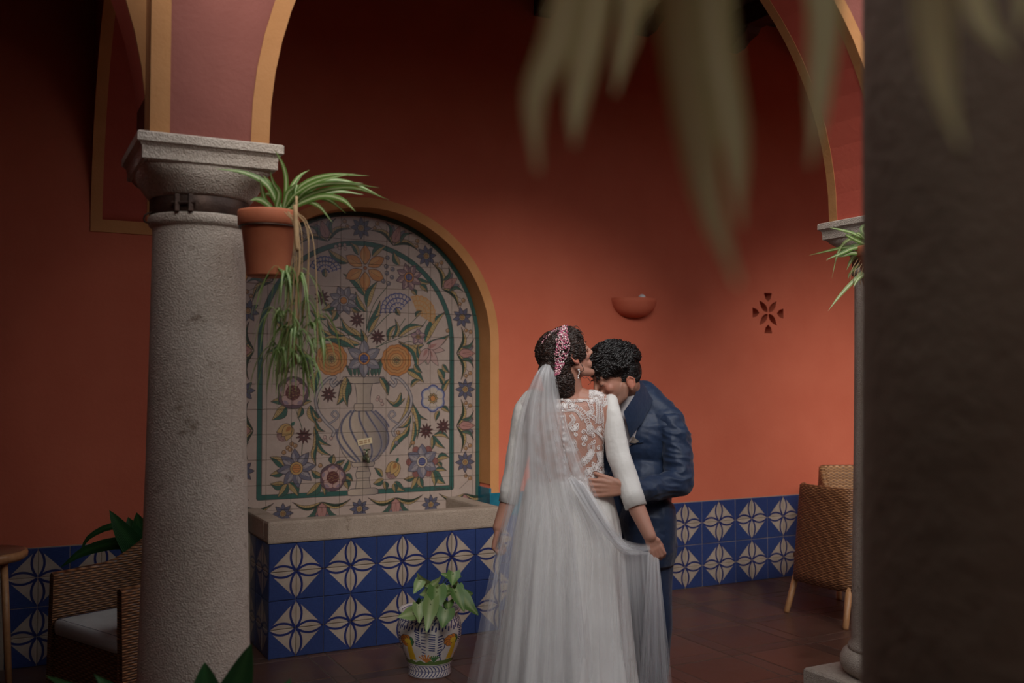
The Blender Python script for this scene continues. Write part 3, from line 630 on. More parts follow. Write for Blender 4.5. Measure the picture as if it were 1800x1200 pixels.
# berries
for q in ((681, 453), (679, 468), (690, 473), (680, 480), (689, 487), (674, 494), (683, 498), (480, 604), (697, 778)): berry(F(*q), U2(4.0), GRY)
for q in ((590, 433), (597, 430), (606, 430), (607, 437), (597, 436), (665, 698), (670, 704), (663, 702), (672, 710), (571, 768), (582, 770), (572, 774)): berry(F(*q), U2(3), LPK)
for q in ((787, 581), (562, 738), (513, 780), (519, 783), (506, 787), (499, 795), (510, 790), (563, 818), (700, 760), (726, 778)): berry(F(*q), U2(3.8))
# the urn
def sym(prof, col):
    x0, _ = mp2(639, 700); L = [(x0 - U2(r) * .93, mp2(639, y)[1]) for r, y in prof]; R = [(2 * x0 - x, y) for x, y in L]
    pts = L + R[::-1]; fill(pts, col); line(pts, 3, (.09, .07, .09), True); return pts
def sh(lo, hi, a=.35, cx0=None):
    x0, _ = mp2(639, 700)
    def f(X, Y):
        t = np.clip((X - x0) / U2(50) * .6 + .22, 0, 1)[:, None]; n = (np.sin(X * .35 + Y * .9) * .5 + .5)[:, None] * np.clip(t - .45, 0, 1) * .6
        return np.array(lo) * (1 - t - n).clip(0, 1) + np.array(hi) * (t + n).clip(0, 1)
    return f
US = sh((.66, .54, .40), (.17, .16, .18))
sym([(23, 858), (30, 861), (30, 868), (23, 870)], US); sym([(12, 840), (15, 858), (15, 858)], US); sym([(13, 828), (15, 833), (13, 840)], US); sym([(10, 816), (11, 822), (13, 828)], US); sym([(22, 811), (23, 815), (20, 820)], US)
sym([(17, 722), (30, 726), (42, 737), (48, 752), (50, 765), (47, 780), (40, 795), (30, 807), (20, 812)], US)
for k_ in range(-3, 4):
    pts = []
    for i in range(17):
        s_ = i / 16; y = 722 + 88 * s_; hw = 50 * math.sin(PI * (.12 + .80 * s_)) ** .75; u_ = k_ * .33 - .22 + s_ * .62
        if abs(u_) < .98: pts.append((*mp2(639 + hw * math.sin(u_ * PI / 2) * .95, y),))
    if len(pts) > 2: line(pts, 11, (.27, .27, .34)); line(pts, 3.5, (.10, .09, .16))
sym([(17, 709), (19, 714), (18, 720), (14, 722)], US); sym([(18, 672), (15, 685), (13, 700), (13, 709)], US); sym([(40, 662), (43, 666), (40, 671), (20, 674)], US)
for sg in (-1, 1):
    hp = [(639 + sg * x, y) for x, y in ((46, 672), (53, 678), (57, 671), (50, 663), (62, 665), (76, 680), (84, 700), (80, 722), (66, 742), (52, 756), (54, 765))]
    P2 = [tuple(q)[:2] for q in bez([(*mp2(*q), 0) for q in hp], 40)]; line(P2, 17, (.10, .09, .11)); line(P2, 12, (.40, .38, .42)); line(P2, 4, (.60, .54, .46))
    hp = [(639 + sg * x, y) for x, y in ((60, 744), (50, 738), (44, 730), (50, 722), (56, 728), (51, 733))]
    P2 = [tuple(q)[:2] for q in bez([(*mp2(*q), 0) for q in hp], 30)]; line(P2, 10, (.10, .09, .11)); line(P2, 6, (.42, .40, .44))
    for j in range(4): L_(639 + sg * 38, 668, 639 + sg * (46 + j), 676 + j, 3, 0, GRY, GRY)
flower(F(640, 630), U2(34), 6, (.25, .25, .31), BLU, PI / 2, .27, LGR, ORA, .32)
L_(609, 662, 592, 712, 20, .12); L_(612, 668, 611, 715, 12, -.1); L_(668, 663, 680, 692, 12, .1)
# the painter's signature
strokes = {'J': [[(0, 6), (4, 6)], [(2, 6), (2, 0), (0, 0)]], 'M': [[(0, 0), (0, 6), (2, 3), (4, 6), (4, 0)]], 'R': [[(0, 0), (0, 6), (3, 6), (3, 3), (0, 3), (3, 0)]], '.': [[(0, 0), (.8, 0)]],
           'o': [[(0, 0), (3, 0), (3, 3), (0, 3), (0, 0)]], 'm': [[(0, 0), (0, 3), (2, 3), (2, 0), (2, 3), (4, 3), (4, 0)]], 'e': [[(3, 0), (0, 0), (0, 3), (3, 3), (3, 1.5), (0, 1.5)]], 'r': [[(0, 0), (0, 3), (2, 3)]], '9': [[(3, 0), (3, 6), (0, 6), (0, 3), (3, 3)]], '1': [[(1, 0), (1, 6)]], ' ': []}
x0, y0 = mp2(763, 861.5)
for ch in 'J.M.Romero 91':
    for s_ in strokes[ch]: line([(x0 + a * 2.0, y0 + c * 2.3) for a, c in s_], 1.8, INK)
    x0 += {'.': 3, ' ': 6}.get(ch, 9.5)
img *= (1 + .05 * (rng.random((HH // 8 + 1, WW // 8 + 1)).repeat(8, 0).repeat(8, 1)[:HH, :WW, None] - .5))
im = bpy.data.images.new('painted_glaze', WW, HH); buf = np.ones((HH, WW, 4), np.float32)
lum = img.mean(2, keepdims=True); lin = np.clip((img * .80 + lum * .20) * .62 * np.array([1.06, .97, .95]), 0, 1); buf[..., :3] = np.where(lin < .0031308, lin * 12.92, 1.055 * lin ** (1 / 2.4) - .055); im.pixels.foreach_set(buf.ravel()); im.pack()
k = NT('painted_mural_glaze'); tx = k.n('ShaderNodeTexImage'); tx.image = im; k.l(k.coord('UV'), tx.inputs[0])
k.base(k.mix(.5, tx.outputs[0], k.ramp(k.noise(18, 5), [(.2, (.78, .78, .78)), (.8, (1.1, 1.1, 1.1))]), 'MULTIPLY')); k.rough(.35); M['mural'] = k.m
mu = empty('tile_mural', (CX, YM, .55), 'arched glazed tile mural of a striped urn holding painted flowers, set in the niche', 'mural')
TM = .1478; MCX = 1.985
for i in range(-6, 6):
    for j in range(14):
        xa, xb = MCX + TM * i, MCX + TM * (i + 1); za, zb = .5505 - .0 + TM * j, .5505 + TM * (j + 1)
        xa, xb = max(xa, CX - RO + .001), min(xb, CX + RO - .001)
        if xb - xa < .01: continue
        g = .0011; P = []
        pts = [(xa + g, za + g), (xb - g, za + g), (xb - g, zb - g), (xa + g, zb - g)]
        RR = RO - .001
        def inside(p): return p[1] <= ZC or math.hypot(p[0] - CX, p[1] - ZC) <= RR
        if not any(inside(p) for p in pts): continue
        if not all(inside(p) for p in pts):   # clip against the arch (convex)
            poly = []
            N = 8; dens = []
            for q in range(4):
                a, c = pts[q], pts[(q + 1) % 4]
                for s_ in range(N): dens.append((a[0] + (c[0] - a[0]) * s_ / N, a[1] + (c[1] - a[1]) * s_ / N))
            for p in dens:
                if inside(p): poly.append(p)
                else:
                    d = math.hypot(p[0] - CX, p[1] - ZC); pp = (CX + (p[0] - CX) * RR / d, ZC + (p[1] - ZC) * RR / d)
                    if xa + g - .002 <= pp[0] <= xb - g + .002 and za + g - .002 <= pp[1] <= zb - g + .002: poly.append(pp)
            pts = poly
            if len(pts) < 3: continue
        n = len(pts); cxx = sum(p[0] for p in pts) / n; czz = sum(p[1] for p in pts) / n; dy = random.uniform(-.0006, .0006)
        fr = [(x, YM + dy, z) for x, z in pts]; bk = [(x, YM + .012, z) for x, z in pts]
        v = fr + bk; f = [list(range(n))] + [[(q + 1) % n + n, (q + 1) % n, q, q + n][::-1] for q in range(n)]
        mesh('mural_tile', shift(v, mu), f, 'mural', mu, False, [((p[0] - OX) * PX_ / WW, (p[2] - OZ) * PX_ / HH) for p in v])
b = MB(); b.box((CX - RO, YM + .008, .55), (CX + RO, YM + .02, ZC)); arcband(b, CX, ZC, .05, RO - .002, YM + .008, YM + .02, 0, PI); b.build('mortar_bed', 'grout', mu)
# paper notice and tap on the mural
sg = empty('notice', PY(645, 775, YM - .002), 'small cream notice with two lines of lettering above the tap', 'sign')
p = [PY(x, y, YM - .004) for x, y in ((628, 773), (653, 768.5), (654.5, 778.5), (630, 783.5))]
mm = mottle('cream_paper', (.62, .50, .30), (.66, .54, .34), 20, .7, 0)
b = MB(); q = [v + Vector((0, .003, 0)) for v in p]; b.add(p + q, [(0, 1, 2, 3), (7, 6, 5, 4), (0, 4, 5, 1), (1, 5, 6, 2), (2, 6, 7, 3), (3, 7, 4, 0)]); b.build('plaque', mm, sg)
b = MB()
for row, yy in ((0, 0.34), (1, .68)):
    for i in range(11):
        if i in (4, 8) : continue
        a = p[0].lerp(p[1], .12 + i * .07); c = p[3].lerp(p[2], .12 + i * .07); m_ = a.lerp(c, yy); dx = (p[1] - p[0]).normalized() * .0035; dz = Vector((0, 0, .0045))
        b.add([m_ - dx - dz + Vector((0, -.0008, 0)), m_ + dx - dz + Vector((0, -.0008, 0)), m_ + dx + dz + Vector((0, -.0008, 0)), m_ - dx + dz + Vector((0, -.0008, 0))], [(0, 1, 2, 3)])
b.build('lettering', mottle('faded_ink', (.36, .22, .12), (.36, .22, .12), 5, .8, 0), sg)
M['brass'] = mottle('tarnished_brass', (.10, .16, .12), (.20, .16, .08), 60, .4, 0); M['brass'].node_tree.nodes['Principled BSDF'].inputs['Metallic'].default_value = .6
tp = empty('tap', PY(640, 803, YM), 'small tarnished green brass tap sticking out of the painted urn', 'tap'); c = PY(641, 802, YM)
b = MB(); b.tube([c, c + Vector((0, -.05, 0)), c + Vector((0, -.066, -.01)), c + Vector((0, -.068, -.035))], [.012, .011, .010, .009], 10); b.lathe([(.0, -.02), (.017, -.02), (.019, 0), (0, 0)], c + Vector((0, -.02, 0)), 12); b.build('spout', 'brass', tp, True)
b = MB(); b.tube([c + Vector((0, -.04, 0)), c + Vector((0, -.04, .04))], [.010, .006], 8); b.build('valve', 'brass', tp, True)
b = MB(); b.tube([c + Vector((-.02, -.04, .044)), c + Vector((.02, -.04, .044))], .005, 8); b.build('handle', 'brass', tp, True)
# ================================================================== COLUMNS
def sqring(h, z, k_, n=48):    # k_ = 0 square, 1 circle
    out = []
    for j in range(n):
        a = 2 * PI * j / n; c, s_ = math.cos(a), math.sin(a); m = max(abs(c), abs(s_)); r = h / m * (1 - k_) + h * k_
        out.append(Vector((r * c, r * s_, z)))
    return out
def column(x, y, label, full=True):
    t = empty('stone_column', (x, y, 0), label, 'column', 'patio arcade columns')
    P = Vector((x, y, 0))
    def R(lst): return [[P + q for q in r] for r in lst]
    b = MB(); b.rings(R([sqring(.205, 2.18, 0), sqring(.21, 2.176, 0), sqring(.21, 2.152, 0), sqring(.204, 2.148, 0), sqring(.197, 2.14, 0), sqring(.195, 2.125, 0), sqring(.195, 2.105, 0), sqring(.188, 2.10, 0)])[::-1]); b.build('abacus', 'stone', t)
    b = MB(); b.rings(R([sqring(.150, 2.018, 1), sqring(.158, 2.026, 1), sqring(.168, 2.04, .95), sqring(.183, 2.065, .65), sqring(.188, 2.085, .3), sqring(.188, 2.10, .1), sqring(.186, 2.104, .0)])); b.build('capital', 'stone', t, True)
    b = MB(); b.lathe([(.0, 1.966), (.147, 1.966), (.149, 1.97), (.149, 2.016), (.147, 2.02), (0, 2.02)], P, 48); 
    o = b.build('iron_band', 'iron', t, True)
    b = MB(); aa = PI + 1.1
    for da in (-.13, .13): c = P + Vector((.156 * math.cos(aa + da), .156 * math.sin(aa + da), 1.992)); b.box(c - Vector((.007, .007, .026)), c + Vector((.007, .007, .026)), .002)
    b.tube([P + Vector((.160 * math.cos(aa - .22), .160 * math.sin(aa - .22), 1.992)), P + Vector((.160 * math.cos(aa + .22), .160 * math.sin(aa + .22), 1.992))], .005, 8); b.build('clamp_bolt', 'iron', t)
    b = MB(); b.lathe([(.10, 1.967), (.150, 1.967), (.153, 1.960), (.153, 1.945), (.149, 1.937), (.140, 1.93)], P, 48); b.build('neck_ring', 'stone', t, True)
    b = MB(); b.lathe([(.140, 1.934), (.139, 1.90), (.143, 1.6), (.150, 1.2), (.160, .8), (.169, .45), (.172, .33), (.172, .30), (.186, .285), (.187, .27), (.16, .265)], P, 64); b.build('shaft', 'stone', t, True)
    b = MB(); b.lathe([(.14, .272), (.19, .268), (.210, .252), (.222, .225), (.222, .20), (.210, .175), (.19, .16), (.15, .158)], P, 48); b.build('base_torus', 'stone', t, True)
    b = MB(); b.rings(R([sqring(.268, 0, 0), sqring(.268, .148, 0), sqring(.260, .158, 0), sqring(.1, .16, .0)])); b.build('plinth', 'stone', t)
    b = MB(); c = P + Vector((-.145, -.03, 1.975)); b.tube(bez([c, c + Vector((-.02, 0, -.012)), c + Vector((-.022, 0, -.03)), c + Vector((-.006, -.004, -.036))], 8), .0028, 6); b.build('hook', 'iron', t, True)
    return t
XL, XR, YC = .547, 3.541, -2.5
column(XL, YC, 'big rough limestone column at the left, the clay pot of the trailing plant hooked to its neck')
column(XR, YC, 'rougher grey limestone column at the right with its base and plinth in view')
k = empty('foreground_pillar', PZ(1790, 1100, 1.12) * 1.0, 'dark brown out of focus pillar filling the right edge of the picture', 'pillar')
pc = PZ(1764, 600, 1.2); k.location = (pc.x, pc.y, 0); k.matrix_basis = Matrix.Translation((pc.x, pc.y, 0))
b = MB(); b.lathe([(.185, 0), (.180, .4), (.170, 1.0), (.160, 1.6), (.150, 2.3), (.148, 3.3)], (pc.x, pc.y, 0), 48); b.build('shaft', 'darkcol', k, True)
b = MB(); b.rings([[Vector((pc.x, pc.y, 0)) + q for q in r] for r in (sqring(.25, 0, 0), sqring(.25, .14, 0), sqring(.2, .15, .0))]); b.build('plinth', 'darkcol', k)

# ================================================================== PLANTS
DN = Vector((0, 0, -1))
def basis(a): return Vector((math.cos(a), math.sin(a), 0))
def strapleaves(root, c, specs, width, mat='spider', name='leaf'):
    for pts in specs:
        b = MB(); w_ = width * random.uniform(.8, 1.15); P = [Vector(p) for p in pts]; d = (P[-1] - P[0]); sd_ = Vector((d.x, d.y, 0)); sd_ = sd_.cross(UV3) if sd_.length > .01 else RV
        ribbon(b, P, w_, 10, sd_, .3, random.uniform(-.5, .5)); b.build(name, mat, root, True)
def pot_clay(root, c, rt, rb, h, rimh, name='pot'):
    b = MB(); b.lathe([(0, 0), (rb * .96, 0), (rb, .004), (rt * .88, h - rimh - .003), (rt * .93, h - rimh), (rt, h - rimh + .004), (rt * 1.02, h - .006), (rt * 1.0, h), (rt * .93, h), (rt * .90, h - .02), (rt * .86, h - .03)], c, 40); b.build(name, 'clay', root, True)
    b = MB(); b.lathe([(0, h - .022), (rt * .9, h - .024)], c, 24); b.build('soil', 'soil', root, True)
# trailing spider plant on the left column
ZP = 2.93; pcn = PZ(471, 486, ZP)
sp = empty('hanging_spider_plant', pcn, 'clay pot of trailing striped spider plant hooked to the left column', 'plant')
pot_clay(sp, pcn, .088, .062, .192, .045)
b = MB(); th_ = [i * 2 * PI / 20 for i in range(21)]; pc2 = pcn + Vector((0, 0, .145)); b.tube([pc2 + Vector((.084 * math.cos(a), .084 * math.sin(a), 0)) for a in th_], .003, 6); d = (Vector((XL, YC, 0)) - Vector((pc2.x, pc2.y, 0))).normalized()
b.tube([pc2 + d * .084, pc2 + d * .1 + Vector((0, 0, .01))], .004, 6); b.build('wire_ring', 'iron', sp, True)
b = MB(); q = pcn + Vector((0, 0, .19)) - RV * .055; b.sphere(q, (.022, .012, .016), None, 10, 8); b.build('pot_shard', 'clay', sp, True)
top = pcn + Vector((0, 0, .175))
def Q(px, py, dz=0): return PZ(px, py, ZP + dz)
specs = [[(500, 366), (503, 320), (497, 290), (482, 262)], [(490, 366), (470, 325), (430, 303), (377, 296)], [(500, 368), (530, 325), (580, 307), (650, 309)], [(505, 368), (545, 322), (610, 318), (680, 350)], [(508, 366), (545, 330), (600, 322), (668, 330)],
         [(505, 368), (530, 345), (575, 350), (608, 375)], [(505, 366), (540, 335), (580, 320), (640, 322)], [(500, 366), (512, 330), (527, 308), (545, 298)], [(495, 366), (480, 335), (470, 318), (462, 308)], [(470, 366), (462, 340), (460, 330), (456, 312)],
         [(505, 368), (550, 340), (620, 330), (686, 352)], [(503, 368), (560, 345), (600, 350), (625, 372)], [(480, 368), (465, 355), (452, 350), (440, 352)], [(510, 370), (535, 355), (560, 362), (585, 392)], [(498, 366), (505, 340), (515, 330), (520, 322)], [(485, 366), (490, 340), (480, 322), (475, 300)],
         [(512, 366), (520, 335), (522, 325), (518, 345)], [(500, 366), (520, 340), (560, 318), (625, 304)], [(492, 366), (478, 345), (470, 340), (455, 345)], [(506, 366), (540, 350), (590, 336), (640, 342)]]
for i, s_ in enumerate(specs):
    dz = random.uniform(-.09, .05); n = len(s_); pts = [Q(x, y, dz * j / (n - 1) + (-.01)) for j, (x, y) in enumerate(s_)]
    b = MB(); ribbon(b, pts, random.uniform(.013, .019), 12, FV.cross(pts[-1] - pts[0]).normalized(), .25, random.uniform(-.6, .6)); b.build('leaf', 'spider', sp, True)
b = MB()
for i in range(9):
    x0 = random.uniform(500, 522); xs = x0 + random.uniform(-18, 40); b.tube(bez([Q(x0, 372, -.09), Q((x0 + xs) / 2 + 12, 400 + i * 4, -.1), Q(xs, 500 + i * 18, -.08), Q(xs - 8, 560 + i * 12, -.06)], 14), .0016, 5)
b.tube(bez([Q(521, 345, -.09), Q(522, 400, -.10), Q(527, 450, -.1), Q(521, 520, -.09), Q(520, 640, -.07)], 14), .004, 6); b.tube(bez([Q(519, 360, -.1), Q(521, 420, -.1), Q(524, 440, -.1)], 6), .0065, 6)
b.build('runner', 'dry', sp, True)
nodes = [(505, 490, 18), (520, 500, 10), (530, 540, 12), (495, 560, 14), (520, 590, 22), (550, 575, 12), (500, 625, 18), (530, 640, 14), (560, 610, 8)]
hang = MB(); big = 0
for (nx, ny, cnt) in nodes:
    for i in range(cnt):
        a = random.uniform(0, 2 * PI); L = random.uniform(.09, .20); o = Q(nx + random.uniform(-6, 6), ny + random.uniform(-6, 6), -.07 + random.uniform(-.03, .03)); out = (RV * math.cos(a) + FV * math.sin(a) * .5) * L * random.uniform(.25, .62)
        if nx < 520 and i % 3 == 0: out -= RV * .03
        pts = [o, o + out * .4 + Vector((0, 0, L * .18)), o + out * .85 + Vector((0, 0, -L * .12)), o + out * 1.1 + Vector((0, 0, -L * .75))]
        if i % 3 == 0: b = MB(); ribbon(b, pts, random.uniform(.008, .013), 9, None, .3, random.uniform(-1, 1)); b.build('trailing_leaf', random.choice(['spider', 'spider2']), sp, True)
        else: ribbon(hang, pts, random.uniform(.005, .010), 8, None, .3, random.uniform(-1.5, 1.5))
tag(hang.build('tangled_leaves', 'spider', sp, True), kind='stuff')
# spider plant on the right column
ZR = 3.9; rc = PZ(1545, 500, ZR); rp = empty('hanging_spider_plant', rc, 'spider plant at the right column, pale thin leaves reaching left past its neck', 'plant')
pot_clay(rp, rc, .085, .06, .15, .04)
b = MB(); q = rc + Vector((0, 0, .12)); b.tube([q + Vector((.083 * math.cos(a), .083 * math.sin(a), 0)) for a in th_], .003, 6); e = Vector((XR, YC, q.z)); d = (e - q).normalized(); b.tube([q + d * .083, e - d * .13], .004, 6); b.build('wire_ring', 'iron', rp, True)
def Q2(px, py, dz=0): return PZ(px, py, ZR + dz)
for s_ in ([(1535, 430), (1505, 412), (1480, 404), (1458, 400)], [(1535, 442), (1495, 434), (1460, 440), (1421, 449)], [(1535, 445), (1510, 430), (1480, 442), (1452, 458)], [(1535, 440), (1505, 435), (1480, 445), (1452, 456)], [(1535, 425), (1500, 418), (1475, 440), (1462, 490)], [(1535, 455), (1505, 450), (1495, 460), (1488, 475)],
           [(1540, 460), (1515, 480), (1480, 515), (1455, 547)], [(1535, 440), (1520, 420), (1508, 410), (1503, 426)], [(1540, 450), (1515, 462), (1495, 480), (1490, 492)], [(1535, 436), (1510, 424), (1490, 414), (1486, 412)], [(1535, 450), (1500, 444), (1485, 448), (1470, 452)], [(1540, 455), (1520, 480), (1508, 490), (1500, 505)],
           [(1535, 430), (1515, 405), (1525, 395), (1560, 400)], [(1545, 430), (1570, 400), (1590, 420), (1600, 460)], [(1550, 430), (1590, 430), (1600, 470), (1605, 520)]):
    dz = random.uniform(-.06, .06); n = len(s_); pts = [Q2(x, y, dz * j / (n - 1)) for j, (x, y) in enumerate(s_)]
    b = MB(); ribbon(b, pts, random.uniform(.012, .017), 10, FV.cross(pts[-1] - pts[0]).normalized(), .25, random.uniform(-.5, .5)); b.build('leaf', random.choice(['spider', 'spider2']), rp, True)
b = MB()
for i in range(6): x = 1500 + i * 6; b.tube(bez([Q2(x + 8, 455), Q2(x - 3, 475, -.02), Q2(x - 6, 495 + i * 2, -.01)], 8), .0013, 5)
b.build('dry_strands', 'dry', rp, True)
# blurred hanging plant close to the lens
oc = PZ(1150, -430, .48); hp = empty('overhead_spider_plant', oc, 'blurred long leaves hanging down close to the lens at the top', 'plant')
pot_clay(hp, oc + Vector((0, 0, -.02)), .075, .055, .11, .03)
for (pts, D, wd) in (([(1120, -300), (1050, -240), (985, 60), (940, 170), (946, 300)], .46, .0170), ([(1130, -300), (1080, -200), (1040, 40), (1015, 180), (1010, 255)], .48, .0165), ([(1140, -300), (1120, -200), (1110, 20), (1095, 100), (1080, 165)], .50, .0125),
                     ([(1160, -300), (1180, -200), (1200, 60), (1240, 330), (1298, 500)], .42, .0200), ([(1170, -300), (1230, -200), (1255, 80), (1290, 250), (1300, 395)], .44, .0200), ([(1180, -300), (1330, -240), (1440, -40), (1440, 160), (1425, 290)], .46, .0170), ([(1170, -300), (1220, -250), (1270, -50), (1245, 150), (1262, 330)], .5, .015),
                     ([(1150, -300), (1135, -220), (1128, -40), (1122, 20), (1108, 40)], .52, .015)):
    P = [PZ(x, y, D) for x, y in pts]; b = MB(); ribbon(b, P, wd, 16, RV, .12, .1, .12); b.build('leaf', 'near', hp, True)
oc2 = PZ(1760, -520, .40); hp2 = empty('overhead_spider_plant', oc2, 'dim blurred leaves in front of the dark pillar at the top right corner', 'plant')
pot_clay(hp2, oc2 + Vector((0, 0, -.02)), .07, .055, .11, .03)
for (pts, D, wd) in (([(1690, -300), (1630, -200), (1640, 20), (1655, 150), (1690, 260)], .40, .016), ([(1700, -300), (1690, -150), (1720, 20), (1780, 100)], .42, .014), ([(1705, -300), (1760, -200), (1800, -40), (1790, 60)], .42, .013)):
    P = [PZ(x, y, D) for x, y in pts]; b = MB(); ribbon(b, P, wd, 14, RV, .12, .1, .1); b.build('leaf', 'near', hp2, True)
# broad leaves at the foot of the picture
def potdark(root, c, rt, rb, h): b = MB(); b.lathe([(0, 0), (rb, 0), (rt, h - .03), (rt * 1.06, h - .028), (rt * 1.06, h), (rt * .95, h), (rt * .92, h - .03), (0, h - .035)], c, 32); b.build('pot', 'clay', root, True)
fc = PZ(400, 1500, 2.45); fc.z = 0
fl = empty('aspidistra', fc, 'broad glossy green leaves rising in front of the foot of the left column', 'plant'); potdark(fl, fc, .16, .12, .30)
for (bx, by, tx, ty, D, wd, dr) in ((365, 1330, 360, 1163, 2.40, .115, .02), (372, 1340, 442, 1130, 2.36, .100, -.05), (395, 1330, 511, 1192, 2.30, .130, .22), (330, 1340, 165, 1184, 2.45, .07, .2), (320, 1340, 78, 1186, 2.5, .05, .25), (400, 1340, 470, 1240, 2.3, .12, .1)):
    b = MB(); bladeleaf(b, PZ(bx, by, D), PZ(tx, ty, D), wd, dr, 14, 6, RV + FV * .35, cup=.2); b.build('leaf', 'aspid', fl, True)
    b = MB(); b.tube(bez([fc + Vector((0, 0, .27)), (fc + Vector((0, 0, .27))).lerp(PZ(bx, by, D), .6), PZ(bx, by, D)], 6), .004, 6); b.build('stem', 'stem', fl, True)
# plant behind the left armchair
lc = PZ(262, 1100, 5.0); lc.z = 0; lp = empty('aspidistra', lc, 'dark leafy plant half hidden behind the left column and wicker armchair', 'plant'); potdark(lp, lc, .15, .11, .45)
def Q3(x, y, dz=0): return PZ(x, y, 4.95 + dz)
for s_, wd in (([(250, 975), (225, 935), (195, 925), (155, 945), (140, 975)], .035), ([(255, 980), (215, 955), (150, 968), (105, 998)], .06)):
    b = MB(); ribbon(b, [Q3(*q) for q in s_], wd, 12, UV3 + RV * .2, .2); b.build('leaf', 'aspid', lp, True)
for (tx, ty, wd, dr) in ((192, 896, .11, .05), (225, 908, .13, .1), (240, 900, .12, -.05), (215, 950, .12, .1), (270, 880, .12, .05), (300, 900, .12, .1), (320, 930, .12, .1), (205, 925, .1, .12)):
    b = MB(); bladeleaf(b, Q3(258, 990, random.uniform(-.05, .05)), Q3(tx, ty, random.uniform(-.1, .1)), wd, dr, 10, 4, UV3 * .5 + RV + FV * random.uniform(-.5, .5)); b.build('leaf', 'aspid', lp, True)

# ================================================================== painted pot with the arrowhead plant
PH, PW = 512, 1024; pot = np.zeros((PH, PW, 3), np.float32); pot[:] = (.66, .62, .60)
_img, _WW, _HH = img, WW, HH; img, WW, HH = pot, PW, PH; NV = (.03, .04, .17)
def dash(x, y, a, l, wd, col=NV): line([(x, y), (x + l * math.cos(a), y + l * math.sin(a))], wd, col)
for x in range(0, PW, 26):
    stem([(x, 18), (x + 14, 30), (x + 24, 52)], 7, NV); stem([(x, 96), (x + 14, 84), (x + 24, 62)], 7, NV); stem([(x, 455), (x + 10, 470), (x + 22, 490)], 7, NV); dash(x, 432, 1.2, 18, 8)
for y in (10, 57, 104, 448, 500): line([(0, y), (PW, y)], 5, NV)
fill([(0, 112), (PW, 112), (PW, 130)] + [(PW - i * 32, 130 + 22 * abs(math.sin(i * 1.7))) for i in range(33)], (.12, .20, .05))
for cx0 in range(60, PW, 256):
    for i in range(9): a = i * 2 * PI / 9; c = (cx0 + 26 * math.cos(a) * 1.1, 305 + 26 * math.sin(a)); fill([(c[0] + 22 * math.cos(t / 2), c[1] + 22 * math.sin(t / 2)) for t in range(13)], (.68, .24, .04) if math.cos(a) < .3 else (.06, .22, .08)); line([(c[0] + 22 * math.cos(t / 2), c[1] + 22 * math.sin(t / 2)) for t in range(14)], 3, INK)
    fill([(cx0 + 10 + 22 * math.cos(t / 2), 305 + 22 * math.sin(t / 2)) for t in range(13)], (.75, .50, .05)); fill([(cx0 + 5, 290), (cx0 + 32, 290), (cx0 + 42, 150), (cx0 - 12, 150)], (.70, .44, .03))
    for i in range(8): dash(cx0 + 60, 280 + i * 17, -.5, 24 - i, 8); dash(cx0 + 90, 200 + i * 25, -.7 + i * .1, 20, 7); dash(cx0 + 130, 240 + i * 18, -.2, 28, 8); dash(cx0 + 178, 190 + i * 22, .4, 20, 9)
    for i in range(6): dash(cx0 + 110, 140, .6 + i * .35, 60, 9, (.58, .20, .04)); dash(cx0 + 160, 140, .9 + i * .25, 50, 8, (.06, .18, .06))
    stem([(cx0 + 205, 150), (cx0 + 190, 210), (cx0 + 215, 260), (cx0 + 205, 330)], 6, NV)
for x in range(0, PW, 18): dash(x, 425 - 14 * (x % 36 > 0), -1.7, 26, 9)
im2 = bpy.data.images.new('painted_pot', PW, PH); buf = np.ones((PH, PW, 4), np.float32); buf[..., :3] = np.clip(pot, 0, 1) ** (1 / 2.2); im2.pixels.foreach_set(buf.ravel()); im2.pack(); img, WW, HH = _img, _WW, _HH
k = NT('painted_pot_glaze'); tx = k.n('ShaderNodeTexImage'); tx.image = im2; k.l(k.coord('UV'), tx.inputs[0]); k.base(tx.outputs[0]); k.rough(.18); M['potglaze'] = k.m
pb = PZ(755, 1176, 5.03); pb.z = 0
print('POT', pb)
pp_ = empty('planter', pb, 'round white planter painted blue and orange, holding an arrowhead plant with pale green leaves', 'planter')
sc = 1.0; prof = [(0, 0), (.108, 0), (.112, .008), (.108, .02), (.112, .05), (.125, .10), (.150, .16), (.163, .21), (.165, .25), (.158, .29), (.146, .315), (.143, .325), (.152, .335), (.160, .345), (.158, .352), (.148, .350), (.138, .335), (.134, .31)]
prof = [(r * .97, z * .92) for r, z in prof]; b = MB(); b.lathe([(r, z) for r, z in prof], pb, 56)
n0 = 57; b.uv = [(j / 56, min(1, max(0, prof[i][1] / .322))) for i in range(len(prof)) for j in range(57)]
b.build('pot', 'potglaze', pp_, True); b = MB(); b.lathe([(0, .285), (.13, .285)], pb, 24); b.build('soil', 'soil', pp_, True)
def Q4(x, y, dz=0): return PZ(x, y, 4.93 + dz)
o4 = Q4(760, 1070)
